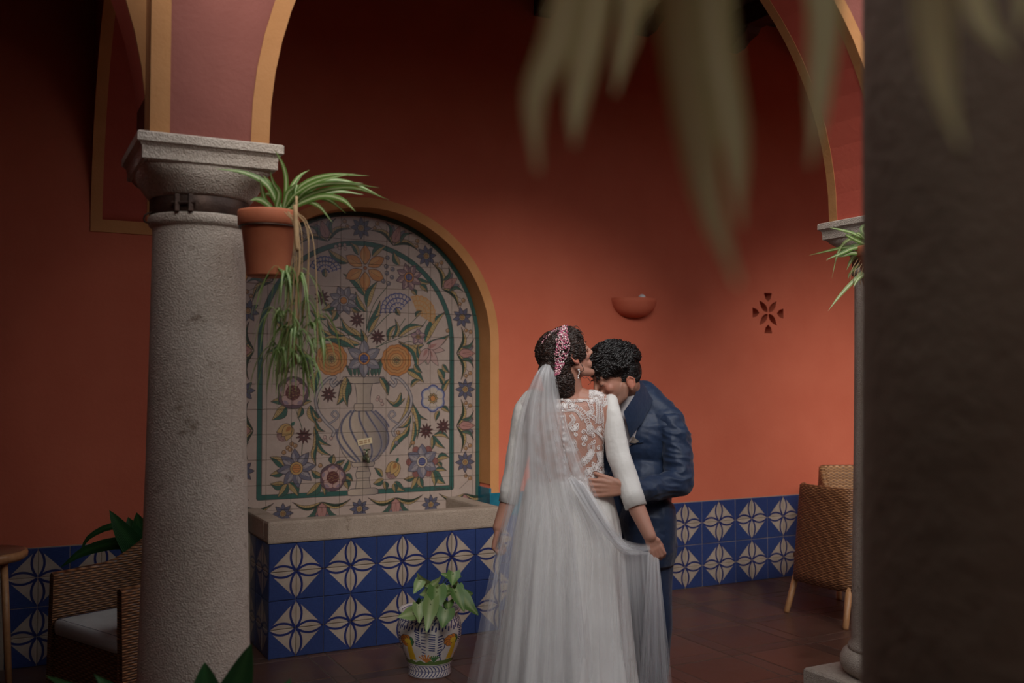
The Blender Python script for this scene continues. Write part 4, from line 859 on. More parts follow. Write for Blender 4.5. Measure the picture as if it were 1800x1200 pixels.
for (bx, by, tx_, ty_, wd, dz, mt) in ((738, 1022, 728, 1041, .060, 0, 'arrow2'), (750, 1022, 735, 1008, .07, .03, 'arrow2'), (755, 1030, 774, 1013, .055, .0, 'arrow2'), (800, 1018, 777, 1009, .07, .05, 'arrow'), (797, 1008, 795, 1027, .075, 0, 'arrow'), (768, 1040, 767, 1077, .105, -.08, 'arrow'), (775, 1045, 792, 1040, .06, -.04, 'arrow'), (747, 1042, 738, 1045, .05, .0, 'arrow2'),
                                 (722, 1078, 701, 1084, .075, -.12, 'arrow2'), (736, 1066, 737, 1092, .07, -.12, 'arrow2'), (757, 1062, 750, 1107, .085, -.14, 'arrow2'), (783, 1075, 778, 1101, .10, -.13, 'arrow'), (802, 1040, 815, 1072, .07, -.06, 'arrow'), (812, 1050, 838, 1078, .085, -.04, 'arrow'), (815, 1045, 830, 1043, .06, .02, 'arrow'), (806, 1032, 812, 1050, .06, .05, 'arrow'),
                                 (784, 1030, 780, 1043, .05, .02, 'arrow2'), (738, 1060, 737, 1050, .05, .06, 'aspid'), (750, 1058, 752, 1048, .05, .06, 'aspid'), (788, 1058, 788, 1070, .06, -.02, 'arrow'), (773, 1028, 768, 1035, .05, .04, 'arrow2')):
    p0, p1 = Q4(bx, by, dz), Q4(tx_, ty_, dz - .04); e = p1 - p0
    b = MB(); bladeleaf(b, p0 - e * .15, p1 + e * .12, wd * 1.0, .10, 8, 6, RV * 1 + UV3 * random.uniform(-.3, .3) if abs(e.z) > abs(e.dot(RV)) else UV3 + FV * .4, True, .12); b.build('leaf', mt, pp_, True)
    b = MB(); b.tube(bez([pb + Vector((random.uniform(-.06, .06), random.uniform(-.06, .06), .31)), (pb + Vector((0, 0, .33))).lerp(p0, .6) + Vector((0, 0, .03)), p0], 7), .0022, 5); b.build('stalk', 'stem', pp_, True)

# ================================================================== WICKER FURNITURE
def wicker(name, c1, c2, c3, su=80., sv=190.):
    k = NT(name); uv = k.n('ShaderNodeSeparateXYZ'); k.l(k.coord('UV'), uv.inputs[0])
    u_ = k.math('MULTIPLY', uv.outputs[0], su); v_ = k.math('MULTIPLY', uv.outputs[1], sv)
    par = k.math('MULTIPLY', k.math('PINGPONG', k.math('FLOOR', k.math('DIVIDE', v_, PI)), 1.0), PI)
    a = k.math('ABSOLUTE', k.math('SINE', v_)); c = k.math('MULTIPLY_ADD', k.math('SINE', k.math('ADD', u_, par)), .5, .5)
    h = k.math('MULTIPLY', a, k.math('MULTIPLY_ADD', c, .8, .2)); col = k.ramp(h, [(.05, c3), (.45, c1), (.95, c2)])
    k.base(k.mix(.5, col, k.ramp(k.noise(5, 3), [(.3, (.6, .6, .6)), (.7, (1.1, 1.1, 1.1))]), 'MULTIPLY')); k.rough(.45); k.bump(h, .9, .006); return k.m
M['wick1'] = wicker('dark_wicker', (.26, .11, .045), (.40, .19, .08), (.05, .02, .01)); M['wick2'] = wicker('honey_wicker', (.42, .20, .085), (.58, .31, .14), (.12, .05, .02))
M['wick3'] = wicker('brown_wicker', (.30, .13, .055), (.44, .21, .09), (.08, .03, .015)); M['cane'] = mottle('cane_leg', (.42, .20, .085), (.52, .27, .12), 40, .4, .3, 120)
M['cush'] = mottle('cream_cushion', (.55, .52, .5), (.62, .6, .57), 12, .85, .2, 300); M['pipe'] = mottle('navy_piping', (.02, .02, .05), (.03, .03, .07), 12, .7, 0)
def shell(b, path, zt, zb, th, lean=0.0, nz_=10):
    n = len(path); P = [Vector((x, y, 0)) for x, y in path]; nrm = []
    for i in range(n): t = (P[min(i + 1, n - 1)] - P[max(i - 1, 0)]).normalized(); nrm.append(Vector((t.y, -t.x, 0)))
    arc = [0]
    for i in range(1, n): arc.append(arc[-1] + (P[i] - P[i - 1]).length)
    rs = []; 
    for i in range(n):
        r = []; z1 = zt[i]
        sec = [(0, j / nz_) for j in range(nz_ + 1)] + [(.5, 1.0 + .0)] + [(1, 1 - j / nz_) for j in range(nz_ + 1)]
        for o, q in sec:
            zz = zb + (z1 - zb) * q + (.012 if o == .5 else 0); r.append(P[i] + nrm[i] * (th * (.5 - o) + lean * q) + Vector((0, 0, zz)))
        rs.append(r)
    m = len(rs[0]); v = [p for r in rs for p in r]; uv = [(arc[i] * 1.6, rs[i][j].z * 1.6) for i in range(n) for j in range(m)]; f = []
    for i in range(n - 1):
        for j in range(m): k_ = (j + 1) % m; f.append([i * m + j, i * m + k_, (i + 1) * m + k_, (i + 1) * m + j])
    f.append(list(range(m))); f.append([(n - 1) * m + j for j in range(m)][::-1]); b.add(v, f, uv)
def armchair(loc, rz, label, mat, hb=.80, ha=.64, cushion=True, leg=.20, wd=.29, dp=.27, lean=.05):
    t = empty('wicker_armchair', loc, label, 'armchair', None, rz); t.matrix_basis = Matrix.Translation(loc) @ Matrix.Rotation(rz, 4, 'Z')
    W_ = t.matrix_basis
    def B(b, name, mt, sm=False): 
        b.v = [W_ @ q for q in b.v]; return b.build(name, mt, t, sm)
    pth = []; zt = []      # the chair faces -y; open front
    for i in range(41):
        s_ = i / 40 * 2 - 1; a = abs(s_); sg_ = 1 if s_ > 0 else -1
        if a > .45: q = (a - .45) / .55; pth.append((sg_ * (wd + .01 * q), dp - .10 - q * (2 * dp - .10))); zt.append(ha + (hb - ha) * max(0, 1 - q * 2.2) ** 1.5 - .02 * q)
        else: an = a / .45 * PI / 2; pth.append((sg_ * wd * math.sin(an) ** .8, dp - .10 + .10 * math.cos(an) ** .6 if an < PI / 2 - .01 else dp - .10)); zt.append(hb)
    b = MB(); shell(b, pth, zt, leg, .035, lean); B(b, 'woven_shell', mat, True)
    b = MB(); b.box((-wd, -dp + .01, leg), (wd, -dp + .05, .38), .006); b.uv = [(q.x * 1.6, q.z * 1.6) for q in b.v]; B(b, 'front_apron', mat)
    b = MB(); b.box((-wd, -dp + .02, .34), (wd, dp - .04, .37), .005); b.uv = [(q.x * 1.6, q.y * 1.6) for q in b.v]; B(b, 'seat', mat)
    if cushion:
        b = MB(); b.box((-wd + .025, -dp + .0, .372), (wd - .025, dp - .05, .44), .022); B(b, 'cushion', 'cush', True)
        b = MB(); b.tube([(-wd + .04, dp - .06, .436), (-wd + .03, -dp + .02, .436), (wd - .03, -dp + .02, .436), (wd - .04, dp - .06, .436)], .0045, 6); B(b, 'piping', 'pipe', True)
    for sx in (-1, 1):
        for sy in (-1, 1):
            b = MB(); b.tube([(sx * (wd - .03), sy * (dp - .04), leg + .03), (sx * (wd - .005), sy * (dp + .02), .012), (sx * (wd - .005), sy * (dp + .02), 0)], [.021, .018, .016], 10); B(b, 'leg', 'cane', True)
    return t
armchair((.57, -1.09, 0), -1.146, 'dark wicker tub armchair with a cream cushion, behind the left column', 'wick1', .735, .645, True, .12, .28, .27, .02)
armchair((4.72, -1.11, 0), PI / 2, 'brown wicker armchair seen from behind beside the right column', 'wick3', .80, .70, True, .21, .25, .27, .05)
armchair((5.33, -.62, 0), -.475, 'honey wicker chair by the wall, only its back showing over the nearer chair', 'wick2', .84, .66, True, .21, .25, .26, .04)
tc = PZ(-31, 985, 4.45); tt = empty('side_table', (tc.x, tc.y, 0), 'round brown topped table cut off by the left edge of the picture', 'table')
M['tabletop'] = mottle('brown_tabletop', (.20, .09, .05), (.26, .12, .07), 6, .3, 0)
b = MB(); b.lathe([(0, .705), (.17, .705), (.172, .70), (.172, .695)], (tc.x, tc.y, 0), 40); b.build('table_top', 'tabletop', tt, True)
b = MB(); b.lathe([(.10, .66), (.165, .662), (.182, .675), (.184, .69), (.18, .702), (.168, .7045)], (tc.x, tc.y, 0), 40); b.build('cane_rim', 'cane', tt, True)
for i in range(4):
    a = PI / 4 + i * PI / 2; b = MB(); b.tube([(tc.x + .12 * math.cos(a), tc.y + .12 * math.sin(a), .67), (tc.x + .17 * math.cos(a), tc.y + .17 * math.sin(a), 0)], [.016, .014], 8); b.build('leg', 'cane', tt, True)

# ================================================================== WALL LAMP
lx, lz = 3.862, 2.018; la = empty('wall_lamp', (lx, 0, lz), 'half bowl uplighter in the same terracotta paint as the wall, above the couple', 'lamp')
b = MB(); rs = []
for i in range(9):
    q = i / 8; an = q * PI / 2; r = .172 * math.cos(an) ** .75 if i < 8 else .012; z = -.132 * math.sin(an); rs.append([Vector((lx + r * math.cos(PI + PI * j / 24), .86 * r * math.sin(PI + PI * j / 24), lz + z)) for j in range(25)])
ri = [[Vector((lx + (p.x - lx) * .93, p.y * .93, p.z + .006)) for p in r] for r in rs[::-1]]
ri[-1] = [Vector((q.x, q.y, lz)) for q in ri[-1]]
b.rings(ri + rs, False); b.build('bowl', 'wall', la, True)
b = MB(); b.sphere((lx + .03, -.07, lz + .002), (.026, .026, .026), None, 14, 10); b.build('bulb', mottle('pearl_glass', (.6, .6, .62), (.65, .65, .66), 5, .3, 0), la, True)
b = MB(); b.tube([(lx + .03, -.07, lz - .08), (lx + .03, -.07, lz - .02)], .014, 10); b.build('socket', 'black', la, True)
# ================================================================== THE COUPLE
def fabric(name, c1, c2, rough=.6, scale=20, sheen=0, spec=.3, bs=500):
    k = NT(name); k.base(k.ramp(k.noise(scale, 3), [(.3, c1), (.7, c2)])); k.rough(rough); k.b.inputs['Specular IOR Level'].default_value = spec
    k.b.inputs['Sheen Weight'].default_value = sheen
    big = k.noise(9, 3, .6); fine = k.noise(bs, 2); k.bump(k.math('ADD', k.math('MULTIPLY', big, 2.5), k.math('MULTIPLY', fine, .15)), .35, .012); return k.m
M['crepe'] = fabric('ivory_crepe', (.66, .63, .60), (.71, .68, .65), .45, 6, .1, .35)
M['suit'] = fabric('navy_suiting', (.007, .018, .050), (.010, .025, .066), .5, 40, .15, .4)
M['suit2'] = fabric('navy_lapel', (.008, .021, .058), (.011, .028, .074), .5, 40, .15, .4)
M['shirt'] = fabric('white_shirt', (.62, .58, .60), (.68, .64, .66), .7, 20)
M['shoe'] = mottle('black_leather', (.01, .01, .01), (.02, .018, .016), 10, .25, 0)
def hairmat(name, c1, c2, rough=.38):
    k = NT(name); k.base(k.ramp(k.noise(60, 3), [(.35, c1), (.75, c2)])); k.rough(rough); k.b.inputs['Specular IOR Level'].default_value = .5; return k.m
M['hairb'] = hairmat('dark_brown_curls', (.016, .008, .006), (.050, .024, .017)); M['hairg'] = hairmat('black_hair', (.008, .006, .006), (.022, .017, .016), .3)
M['gold'] = mottle('gold', (.8, .55, .2), (.8, .55, .2), 5, .25, 0); M['gold'].node_tree.nodes['Principled BSDF'].inputs['Metallic'].default_value = 1
M['pearl'] = mottle('pearl', (.72, .68, .66), (.78, .74, .72), 30, .15, 0)
M['bead'] = vcol('pink_beads', .15, .8)
R_, F_ = RV, FV
def nrm(v): return v.normalized()
def mixv(a, b_, c): return (R_ * a + F_ * b_ + UV3 * c).normalized()
class Head:
    def __init__(s, C, f, up, sc): s.C = C; s.f = f.normalized(); s.l = up.cross(s.f).normalized(); s.u = s.f.cross(s.l).normalized(); s.s = sc
    def p(s, x, y, z): return s.C + (s.f * x + s.l * y + s.u * z) * s.s
    def rot(s): return Matrix((s.f, s.l, s.u)).transposed()
    def prims(s, b, ear=(0, 0), male=False):
        k_ = s.s; rt = s.rot(); E = lambda c, r: b.ell(s.p(*c), [q * k_ for q in r], rt); C = lambda a, ra, c, rc: b.cap(s.p(*a), ra * k_, s.p(*c), rc * k_)
        E((-.012, 0, .035), (.096, .074, .086)); E((.028, 0, -.02), (.058, .060, .085)); E((.045, 0, .045), (.045, .058, .045))
        for y in (-1, 1):
            C((.0, y * .052, -.045), .020, (.02, y * .045, -.078), .018); C((.02, y * .045, -.078), .018, (.070, y * .014, -.100), .017)
            E((.058, y * .040, -.022), (.020, .020, .022)); C((.080, y * .014, .028), .010, (.070, y * .045, .030), .010); E((.064, y * .030, -.058), (.017, .02, .022))
            E((.090, y * .012, -.026), (.011, .009, .009)); e = (-.006 + ear[0], y * .078, -.008 + ear[1])
            E(e, (.017, .007, .030)); b.tube([s.p(e[0] + .004, e[1] + y * .003, e[2] - .022), s.p(e[0] - .014, e[1] + y * .009, e[2] - .012), s.p(e[0] - .02, e[1] + y * .011, e[2] + .012), s.p(e[0] - .004, e[1] + y * .009, e[2] + .030), s.p(e[0] + .012, e[1] + y * .004, e[2] + .016)], .0045 * k_, 8); E((e[0] + .006, e[1] - y * .001, e[2] - .024), (.007, .006, .009))
        C((.084, 0, .030), .009, (.106, 0, -.014), .0105); E((.108, 0, -.020), (.011, .012, .010)); C((.078, 0, -.035), .013, (.082, 0, -.055), .011)
        for z, r in ((-.055, .0058), (-.065, .0064)): C((.080, -.018, z), r * .6, (.089, 0, z), r); C((.080, .018, z), r * .6, (.089, 0, z), r)
        E((.080, 0, -.096), (.019, .020, .017)); 
        for y in (-1, 1): E((.074, y * .031, .008), (.014, .0155, .0125))
    def face_parts(s, root, closed, lash):
        for y in (-1, 1):
            b = MB(); pts = [s.p(.0875 - abs(t) * .008, y * (.031 + t * .014), (.003 if closed else .012) + (.004 * (1 - t * t) if not closed else -.003 * (1 - t * t))) for t in (-1, -.5, 0, .5, 1)]
            b.tube(pts, .0016 * s.s, 6); b.build('eyelashes', lash, root, True)
            b = MB(); b.tube([s.p(.092 - abs(t) * .010 - (t > 0) * t * .008, y * (.030 + t * .020), .030 + .004 * (1 - t * t)) for t in (-1, -.5, 0, .5, 1)], [.0022 * s.s, .0038 * s.s, .0036 * s.s, .003 * s.s, .0015 * s.s], 6, flat=.6); b.build('eyebrow', lash, root, True)
            if not closed:
                b = MB(); b.sphere(s.p(.0745, y * .031, .008), (.0150 * s.s,) * 3, None, 14, 10); b.build('eyeball', 'pearl', root, True)
                b = MB(); b.sphere(s.p(.0885, y * .031, .008), (.0022 * s.s, .006 * s.s, .006 * s.s), None, 10, 8, s.rot()); b.build('iris', 'black', root, True)
def hand(b, W, d, n, t, curl, s_=1.0, thumb=(.75, .75, .25), tcurl=.3, spread=0.0):
    d, n, t = nrm(d), nrm(n), nrm(t); rings_ = {}
    for k_ in range(4):
        off = (.029 - .0195 * k_) * s_; base = W + d * (.090 - .004 * abs(k_ - 1)) * s_ + t * off; b.cap(W + t * off * .55 + d * .008 * s_, .0145 * s_, base, .0115 * s_)
        b.cap(W + t * off * .75 + d * .05 * s_ - n * .002, .0135 * s_, base, .0112 * s_)
        L = (.074, .083, .077, .060)[k_] * s_; p = base; dr = (d + t * spread * (1.5 - k_)).normalized(); ax = dr.cross(n).normalized()
        for j, (fr, cu, r0, r1) in enumerate(((.46, curl[0], .0098, .0088), (.30, curl[1], .0088, .0080), (.24, curl[2], .0080, .0066))):
            dr = Matrix.Rotation(cu * (1 + .06 * k_), 3, ax) @ dr; q = p + dr * L * fr; b.cap(p, r0 * s_, q, r1 * s_); rings_[(k_, j)] = (p.copy(), dr.copy()); p = q
    p = W + d * .022 * s_ + t * .024 * s_; dr = (d * thumb[0] + t * thumb[1] + n * thumb[2]).normalized(); b.cap(W + t * .01 * s_, .016 * s_, p, .016 * s_)
    for L, r0, r1 in ((.042, .0145, .0115), (.033, .0110, .0095), (.025, .0095, .0075)):
        q = p + dr * L * s_; b.cap(p, r0 * s_, q, r1 * s_); p = q; dr = (dr + (d * .6 + n * .5 - t * .25) * tcurl).normalized()
    return rings_

# ---------------------------------------------------------------- bride
ZB = 4.24
def B_(x, y, z=ZB): return PZ(x, y, z)
bc = B_(993, 1272, 4.26); bc.z = 0
bride = empty('person', bc, 'woman seen from behind in an ivory gown with a lace back and long tulle veil', 'person')
BH = Head(B_(999, 627, 4.235), mixv(.86, .34, .36), mixv(-.36, -.1, .93), .97)
tors = [(700, 992, 60, .075), (712, 992, 72, .092), (735, 992, 72, .105), (770, 993, 68, .110), (805, 995, 64, .103), (840, 997, 64, .098), (865, 997, 70, .104), (890, 997, 74, .112), (920, 996, 78, .12)]
def torso_ring(py, c, hw, dp, grow=0, n=56, zc=4.262):
    C = PZ(c, py, zc); h = hw / 413.0 + grow; d = dp + grow; out_ = []
    for j in range(n):
        a = 2 * PI * j / n; ca, sa = math.cos(a), math.sin(a); e = .85
        x = math.copysign(abs(ca) ** e, ca) * h; y = math.copysign(abs(sa) ** e, sa) * d
        if sa < 0: y += .014 * math.exp(-(x / .02) ** 2) * (1 if abs(x) < .06 else 0)      # spine furrow on the back side
        out_.append(C + R_ * x + F_ * y)
    return out_
b = Blob(); b.rings([torso_ring(*t) for t in tors])
BH.prims(b)
nk = BH.p(-.025, 0, -.045); b.cap(nk, .052, B_(1003, 688, 4.262), .052); b.cap(B_(1003, 688, 4.262), .052, B_(998, 712, 4.265), .075)
for sx, ex in ((1003, 1058), (998, 935)): b.cap(B_(sx, 694, 4.265), .044, B_(ex, 711, 4.26), .048)
b.ell(B_(1030, 706, 4.262), (.045, .05, .03)); b.ell(B_(960, 708, 4.262), (.045, .05, .03))
# arms
AR = [B_(1064, 716, 4.25), B_(1086, 800, 4.235), B_(1121, 896, 4.16), B_(1142, 942, 4.12)]; b.chain(AR, [.042, .040, .036, .027])
AL = [B_(926, 718, 4.27), B_(908, 806, 4.29), B_(892, 885, 4.27), B_(877, 927, 4.25)]; b.chain(AL, [.050, .042, .034, .027])
fr = hand(b, AR[3] + mixv(.35, 0, -.9) * .012, mixv(.42, .05, -.9), mixv(-.1, 1, -.15), mixv(.9, .2, .40), (.95, 1.35, .8), .90, (.8, .35, .6), .6)
hand(b, AL[3] + mixv(-.25, 0, -.9) * .012, mixv(-.22, .05, -.97), mixv(1, .25, -.1), mixv(.1, .95, .0), (.75, 1.1, .7), .88, (.8, .3, .5), .3)
# hips and legs inside the gown
b.ell(B_(995, 940, 4.27), (.165, .11, .11)); 
for sx in (-1, 1): b.chain([bc + R_ * sx * .09 + UV3 * .86, bc + R_ * sx * .08 + UV3 * .48, bc + R_ * sx * .07 + UV3 * .09], [.085, .058, .042]); b.cap(bc + R_ * sx * .07 + UV3 * .045, .035, bc + R_ * sx * .07 + F_ * .15 + UV3 * .032, .028)
me = b.fuse(.0036, 5)
SKB = np.array([.42, .205, .145])
def skinpaint(H, base, male):
    def f(co):
        c = np.tile(base, (len(co), 1)); n_ = np.array([noise.noise(Vector(p) * 14) for p in co[::1]]) if len(co) < 400000 else np.zeros(len(co))
        c *= (1 + .10 * n_)[:, None]
        loc = (co - np.array(H.C)) / H.s; x = loc @ np.array(H.f); y = loc @ np.array(H.l); z = loc @ np.array(H.u)
        lip = (x > .078) & (np.abs(z + .060) < .013) & (np.abs(y) < .022); c[lip] = (.42, .11, .09)
        ear = (np.abs(y) > .074) & (np.abs(x) < .05) & (np.abs(z) < .06); c[ear] *= (1.15, .85, .8)
        chk = np.exp(-(((x - .06) / .03) ** 2 + ((np.abs(y) - .042) / .02) ** 2 + ((z + .02) / .025) ** 2)); c *= 1 - chk[:, None] * np.array([-.05, .15, .15])
        if male: sm = lambda a, lo_, hi_: np.clip((a - lo_) / (hi_ - lo_), 0, 1); st = sm(x, -.03, .02) * sm(-z, .015, .06) * (np.abs(y) < .085) * ~lip * .8; c = c * (1 - .42 * st[:, None]) + st[:, None] * .022
        return c
    return f
paint(me, skinpaint(BH, SKB, False)); put(me, 'body', 'skin', bride)
BH.face_parts(bride, True, 'hairb')
# lace back (drawn lace on sheer tulle)
LW = LH = 1100; lo = PZ(993, 880, 4.15); lace = np.zeros((LH, LW, 3), np.float32); LS = 2200.0
def lp_(px, py): p = PZ(px, py, 4.15) - lo; return (p.dot(R_) * LS + LW / 2, p.z * LS + 20)
_i, _w, _h = img, WW, HH; img, WW, HH = lace, LW, LH; WHT = (1, 1, 1)
def lpx(v): return v / 421.0 * LS
def lflower(x, y, r, n=6):
    c = lp_(x, y); r = lpx(r)
    for i in range(n):
        a = 2 * PI * i / n; e = (c[0] + r * .62 * math.cos(a), c[1] + r * .62 * math.sin(a)); line([(e[0] + r * .36 * math.cos(t), e[1] + r * .36 * math.sin(t)) for t in np.linspace(0, 2 * PI, 12)], 5.5, WHT)
        line([c, e], 4, WHT)
    line([(c[0] + r * .2 * math.cos(t), c[1] + r * .2 * math.sin(t)) for t in np.linspace(0, 2 * PI, 10)], 6, WHT)
def lband(pts, w_, scal=True):
    P = [tuple(q)[:2] for q in bez([(*lp_(x, y), 0) for x, y in pts], 40)]; w_ = lpx(w_); L = []; Rr = []
    for i in range(len(P)):
        a = P[max(i - 1, 0)]; c = P[min(i + 1, len(P) - 1)]; d = math.hypot(c[0] - a[0], c[1] - a[1]) + 1e-6; nx, ny = -(c[1] - a[1]) / d, (c[0] - a[0]) / d; m = .5 * w_ * (1 + (.25 * math.sin(i * 1.6) if scal else 0))
        L.append((P[i][0] + nx * m, P[i][1] + ny * m)); Rr.append((P[i][0] - nx * m, P[i][1] - ny * m))
    line(L, 6, WHT); line(Rr, 6, WHT)
    for i in range(0, len(P) - 1, 2): line([L[i], Rr[min(i + 1, len(P) - 1)]], 4, (.8, .8, .8)); line([Rr[i], L[min(i + 1, len(P) - 1)]], 4, (.8, .8, .8))
def lscroll(x, y, r, a0, dirn=1):
    c = lp_(x, y); r = lpx(r); line([(c[0] + r * (1 - t / 9) * math.cos(a0 + dirn * t), c[1] + r * (1 - t / 9) * math.sin(a0 + dirn * t)) for t in np.linspace(0, 7.5, 30)], 8, WHT)
for mi in (1, -1):
    X = (lambda x: x) if mi > 0 else (lambda x: 2 * 987 - x)
    lband([(X(987), 701), (X(1015), 702), (X(1035), 700)], 7); lband([(X(1035), 697), (X(1048), 688), (X(1062), 690)], 10); 
    for q in ((1000, 702), (1022, 701), (1031, 696), (1040, 690), (1052, 688), (1060, 695), (1050, 700), (1042, 704), (1055, 707)): lflower(X(q[0]), q[1], 5.5)
    lband([(X(988), 714), (X(1008), 714), (X(1024), 724), (X(1034), 742), (X(1038), 756)], 8); lband([(X(990), 722), (X(1012), 722), (X(1024), 738)], 2.5, False)
    for q in ((993, 713), (1007, 713)): lflower(X(q[0]), q[1], 6)
    lband([(X(1036), 703), (X(1042), 722), (X(1035), 727), (X(1048), 736)], 6); lband([(X(1052), 705), (X(1053), 725), (X(1051), 745)], 6); lband([(X(1061), 700), (X(1062), 725), (X(1060), 745)], 6)
    lband([(X(1046), 757), (X(1056), 765), (X(1060), 770)], 3, False); lflower(X(1055), 755, 5.5)
    c = lp_(X(1038), 756)
    for r in (9, 6.5, 4): line([(c[0] + lpx(r * .8) * math.cos(t), c[1] + lpx(r) * math.sin(t)) for t in np.linspace(0, 2 * PI, 24)], 5, WHT)
    for a in np.linspace(0, PI, 7)[:-1]: line([(c[0] - lpx(6) * math.cos(a), c[1] - lpx(8) * math.sin(a)), (c[0] + lpx(6) * math.cos(a), c[1] + lpx(8) * math.sin(a))], 3, (.8, .8, .8))
    lscroll(X(1026), 759, 4.5, 0, mi); lscroll(X(1043), 766, 4, 2, -mi); lflower(X(1028), 770, 6); lscroll(X(1045), 776, 4.5, 3, mi); lscroll(X(1026), 780, 4, 0, -mi)
    c = lp_(X(1040), 787)
    for r in (8, 5.5, 3): line([(c[0] + lpx(r * .8) * math.cos(t), c[1] + lpx(r) * math.sin(t)) for t in np.linspace(0, 2 * PI, 24)], 5, WHT)
    lband([(X(1042), 793), (X(1038), 802), (X(1028), 812), (X(1012), 820)], 9)
    for q in ((1036, 801), (1028, 808), (1040, 796)): lflower(X(q[0]), q[1], 6)
    lband([(X(1003), 729), (X(1009), 738), (X(1002), 748), (X(1010), 758)], 5); lscroll(X(1014), 746, 5, 3, mi); lscroll(X(1006), 752, 5, 1, -mi); lscroll(X(1013), 763, 4, 2, mi); lflower(X(1012), 752, 5)
    lscroll(X(1054), 788, 4, 1, mi); lband([(X(1053), 795), (X(1056), 806), (X(1062), 800)], 6); lflower(X(1057), 800, 6); lscroll(X(1043), 817, 4, 2, -mi); lband([(X(1062), 800), (X(1056), 818), (X(1040), 826), (X(1028), 832)], 7)
    for y in range(712, 850, 12): lflower(X(1067 + (y % 24 > 8)), y, 6.5)
    lband([(X(1070), 700), (X(1072), 740), (X(1069), 790), (X(1070), 840)], 5)
    for q in ((1058, 812), (1050, 822), (1036, 828), (1012, 826), (1020, 838), (1006, 838), (994, 826), (1030, 842), (1044, 838), (1058, 832), (995, 845), (1014, 850), (1034, 855), (1052, 850)): lflower(X(q[0]), q[1], 7)
    lband([(X(990), 730), (X(996), 760), (X(1003), 780), (X(1008), 806), (X(1016), 830)], 6)
    for q in ((994, 770), (998, 790), (1010, 790), (1008, 778), (995, 808)): lflower(X(q[0]), q[1], 6)
im3 = bpy.data.images.new('lace_pattern', LW, LH); buf = np.ones((LH, LW, 4), np.float32); buf[..., :3] = lace; im3.colorspace_settings.name = 'Non-Color'; im3.pixels.foreach_set(buf.ravel()); im3.pack(); img, WW, HH = _i, _w, _h
k = NT('lace'); tx = k.n('ShaderNodeTexImage'); tx.image = im3; k.l(k.coord('UV'), tx.inputs[0]); k.base((.74, .68, .66)); k.rough(.7)
k.l(k.math('MULTIPLY_ADD', tx.outputs[0], .90, .07), k.b.inputs['Alpha']); k.bump(tx.outputs[0], .8, .004); M['lace'] = k.m
def laceuv(v): p = v - lo; return ((p.dot(R_) * LS + LW / 2) / LW, (p.z * LS + 20) / LH)
b = MB(); tr = [t for t in tors if t[0] < 880]; b.rings([torso_ring(t[0], t[1], t[2], t[3], .005) for t in tr], cap=(False, False)); b.uv = [laceuv(v) for v in b.v]; b.build('lace_back', 'lace', bride, True)
b = Blob()
for (x0, y0, r0, x1, y1, r1) in ((1040, 704, .050, 1060, 712, .052), (948, 706, .050, 932, 712, .050)): b.cap(B_(x0, y0, 4.262), r0, B_(x1, y1, 4.26), r1)
me = b.fuse(.006, 3); ul = me.uv_layers.new(name='UVMap'); W_ = [laceuv(v.co) for v in me.vertices]
for lp2 in me.loops: ul.data[lp2.index].uv = W_[lp2.vertex_index]
put(me, 'lace_shoulder', 'lace', bride)
b = MB()
for i in range(16): y = 702 + i * 10; b.sphere(PZ(988 + i * .4, y, 4.262 - (.075 if i < 1 else .1) - .012 + (.01 if i > 8 else 0)), .0055, None, 8, 6)
b.build('buttons', 'pearl', bride, True)
# sleeves
def cloth_fold(me, amp, sc, seed=0, ridge=0.0):
    data = [(v.co.copy(), v.normal.copy()) for v in me.vertices]; out_ = []
    for q, n_ in data:
        h = noise.noise(Vector((q.x * sc + seed, q.y * sc, q.z * sc * .55)))
        if ridge: h += ridge * (1 - 2 * abs(noise.noise(Vector((q.x * sc * 1.3 + q.z * sc * .8 + seed, q.y * sc * .8, q.z * sc * 2.2)))))
        out_.append(q + n_ * amp * h)
    me.vertices.foreach_set('co', np.array(out_, dtype=np.float32).ravel()); me.update()
def sleeve(name, pts, rad, mat, root, seed, amp=.006, sc=16, vox=.005, extra=None, ridge=0):
    b = Blob(); b.chain(pts, rad)
    if extra: extra(b)
    me = b.fuse(vox, 4); cloth_fold(me, amp, sc, seed, ridge); return put(me, name, mat, root)
def cutend(b, p, n): pass
def ex(b):
    for i in range(4): b.cap(B_(1071 + 4 * i, 696 + i, 4.235 - .012 * (i % 2)), .013, B_(1069 + 9 * i, 748, 4.200 + .006 * abs(i - 1)), .009)
sleeve('sleeve', [B_(1075, 704, 4.245), B_(1076, 725, 4.235), B_(1079, 762, 4.23), B_(1086, 800, 4.222), B_(1101, 842, 4.20), B_(1111, 869, 4.178)], [.030, .039, .047, .052, .050, .047], 'crepe', bride, 1, .007, 15, .005)
sleeve('sleeve', [B_(938, 704, 4.262), B_(926, 722, 4.27), B_(915, 768, 4.285), B_(905, 820, 4.285), B_(897, 862, 4.275)], [.050, .056, .050, .046, .043], 'crepe', bride, 5)
for (a, c, r) in ((B_(1110, 866, 4.18), B_(1118, 891, 4.162), .048), (B_(898, 860, 4.277), B_(893, 884, 4.27), .0425)):   # open cuffs
    b = MB(); d = nrm(c - a); b.tube([a, c, c - d * .002, a], [r * 1.0, r * .97, r * .90, r * .9], 28, cap=(False, False)); b.build('cuff', 'crepe', bride, True)
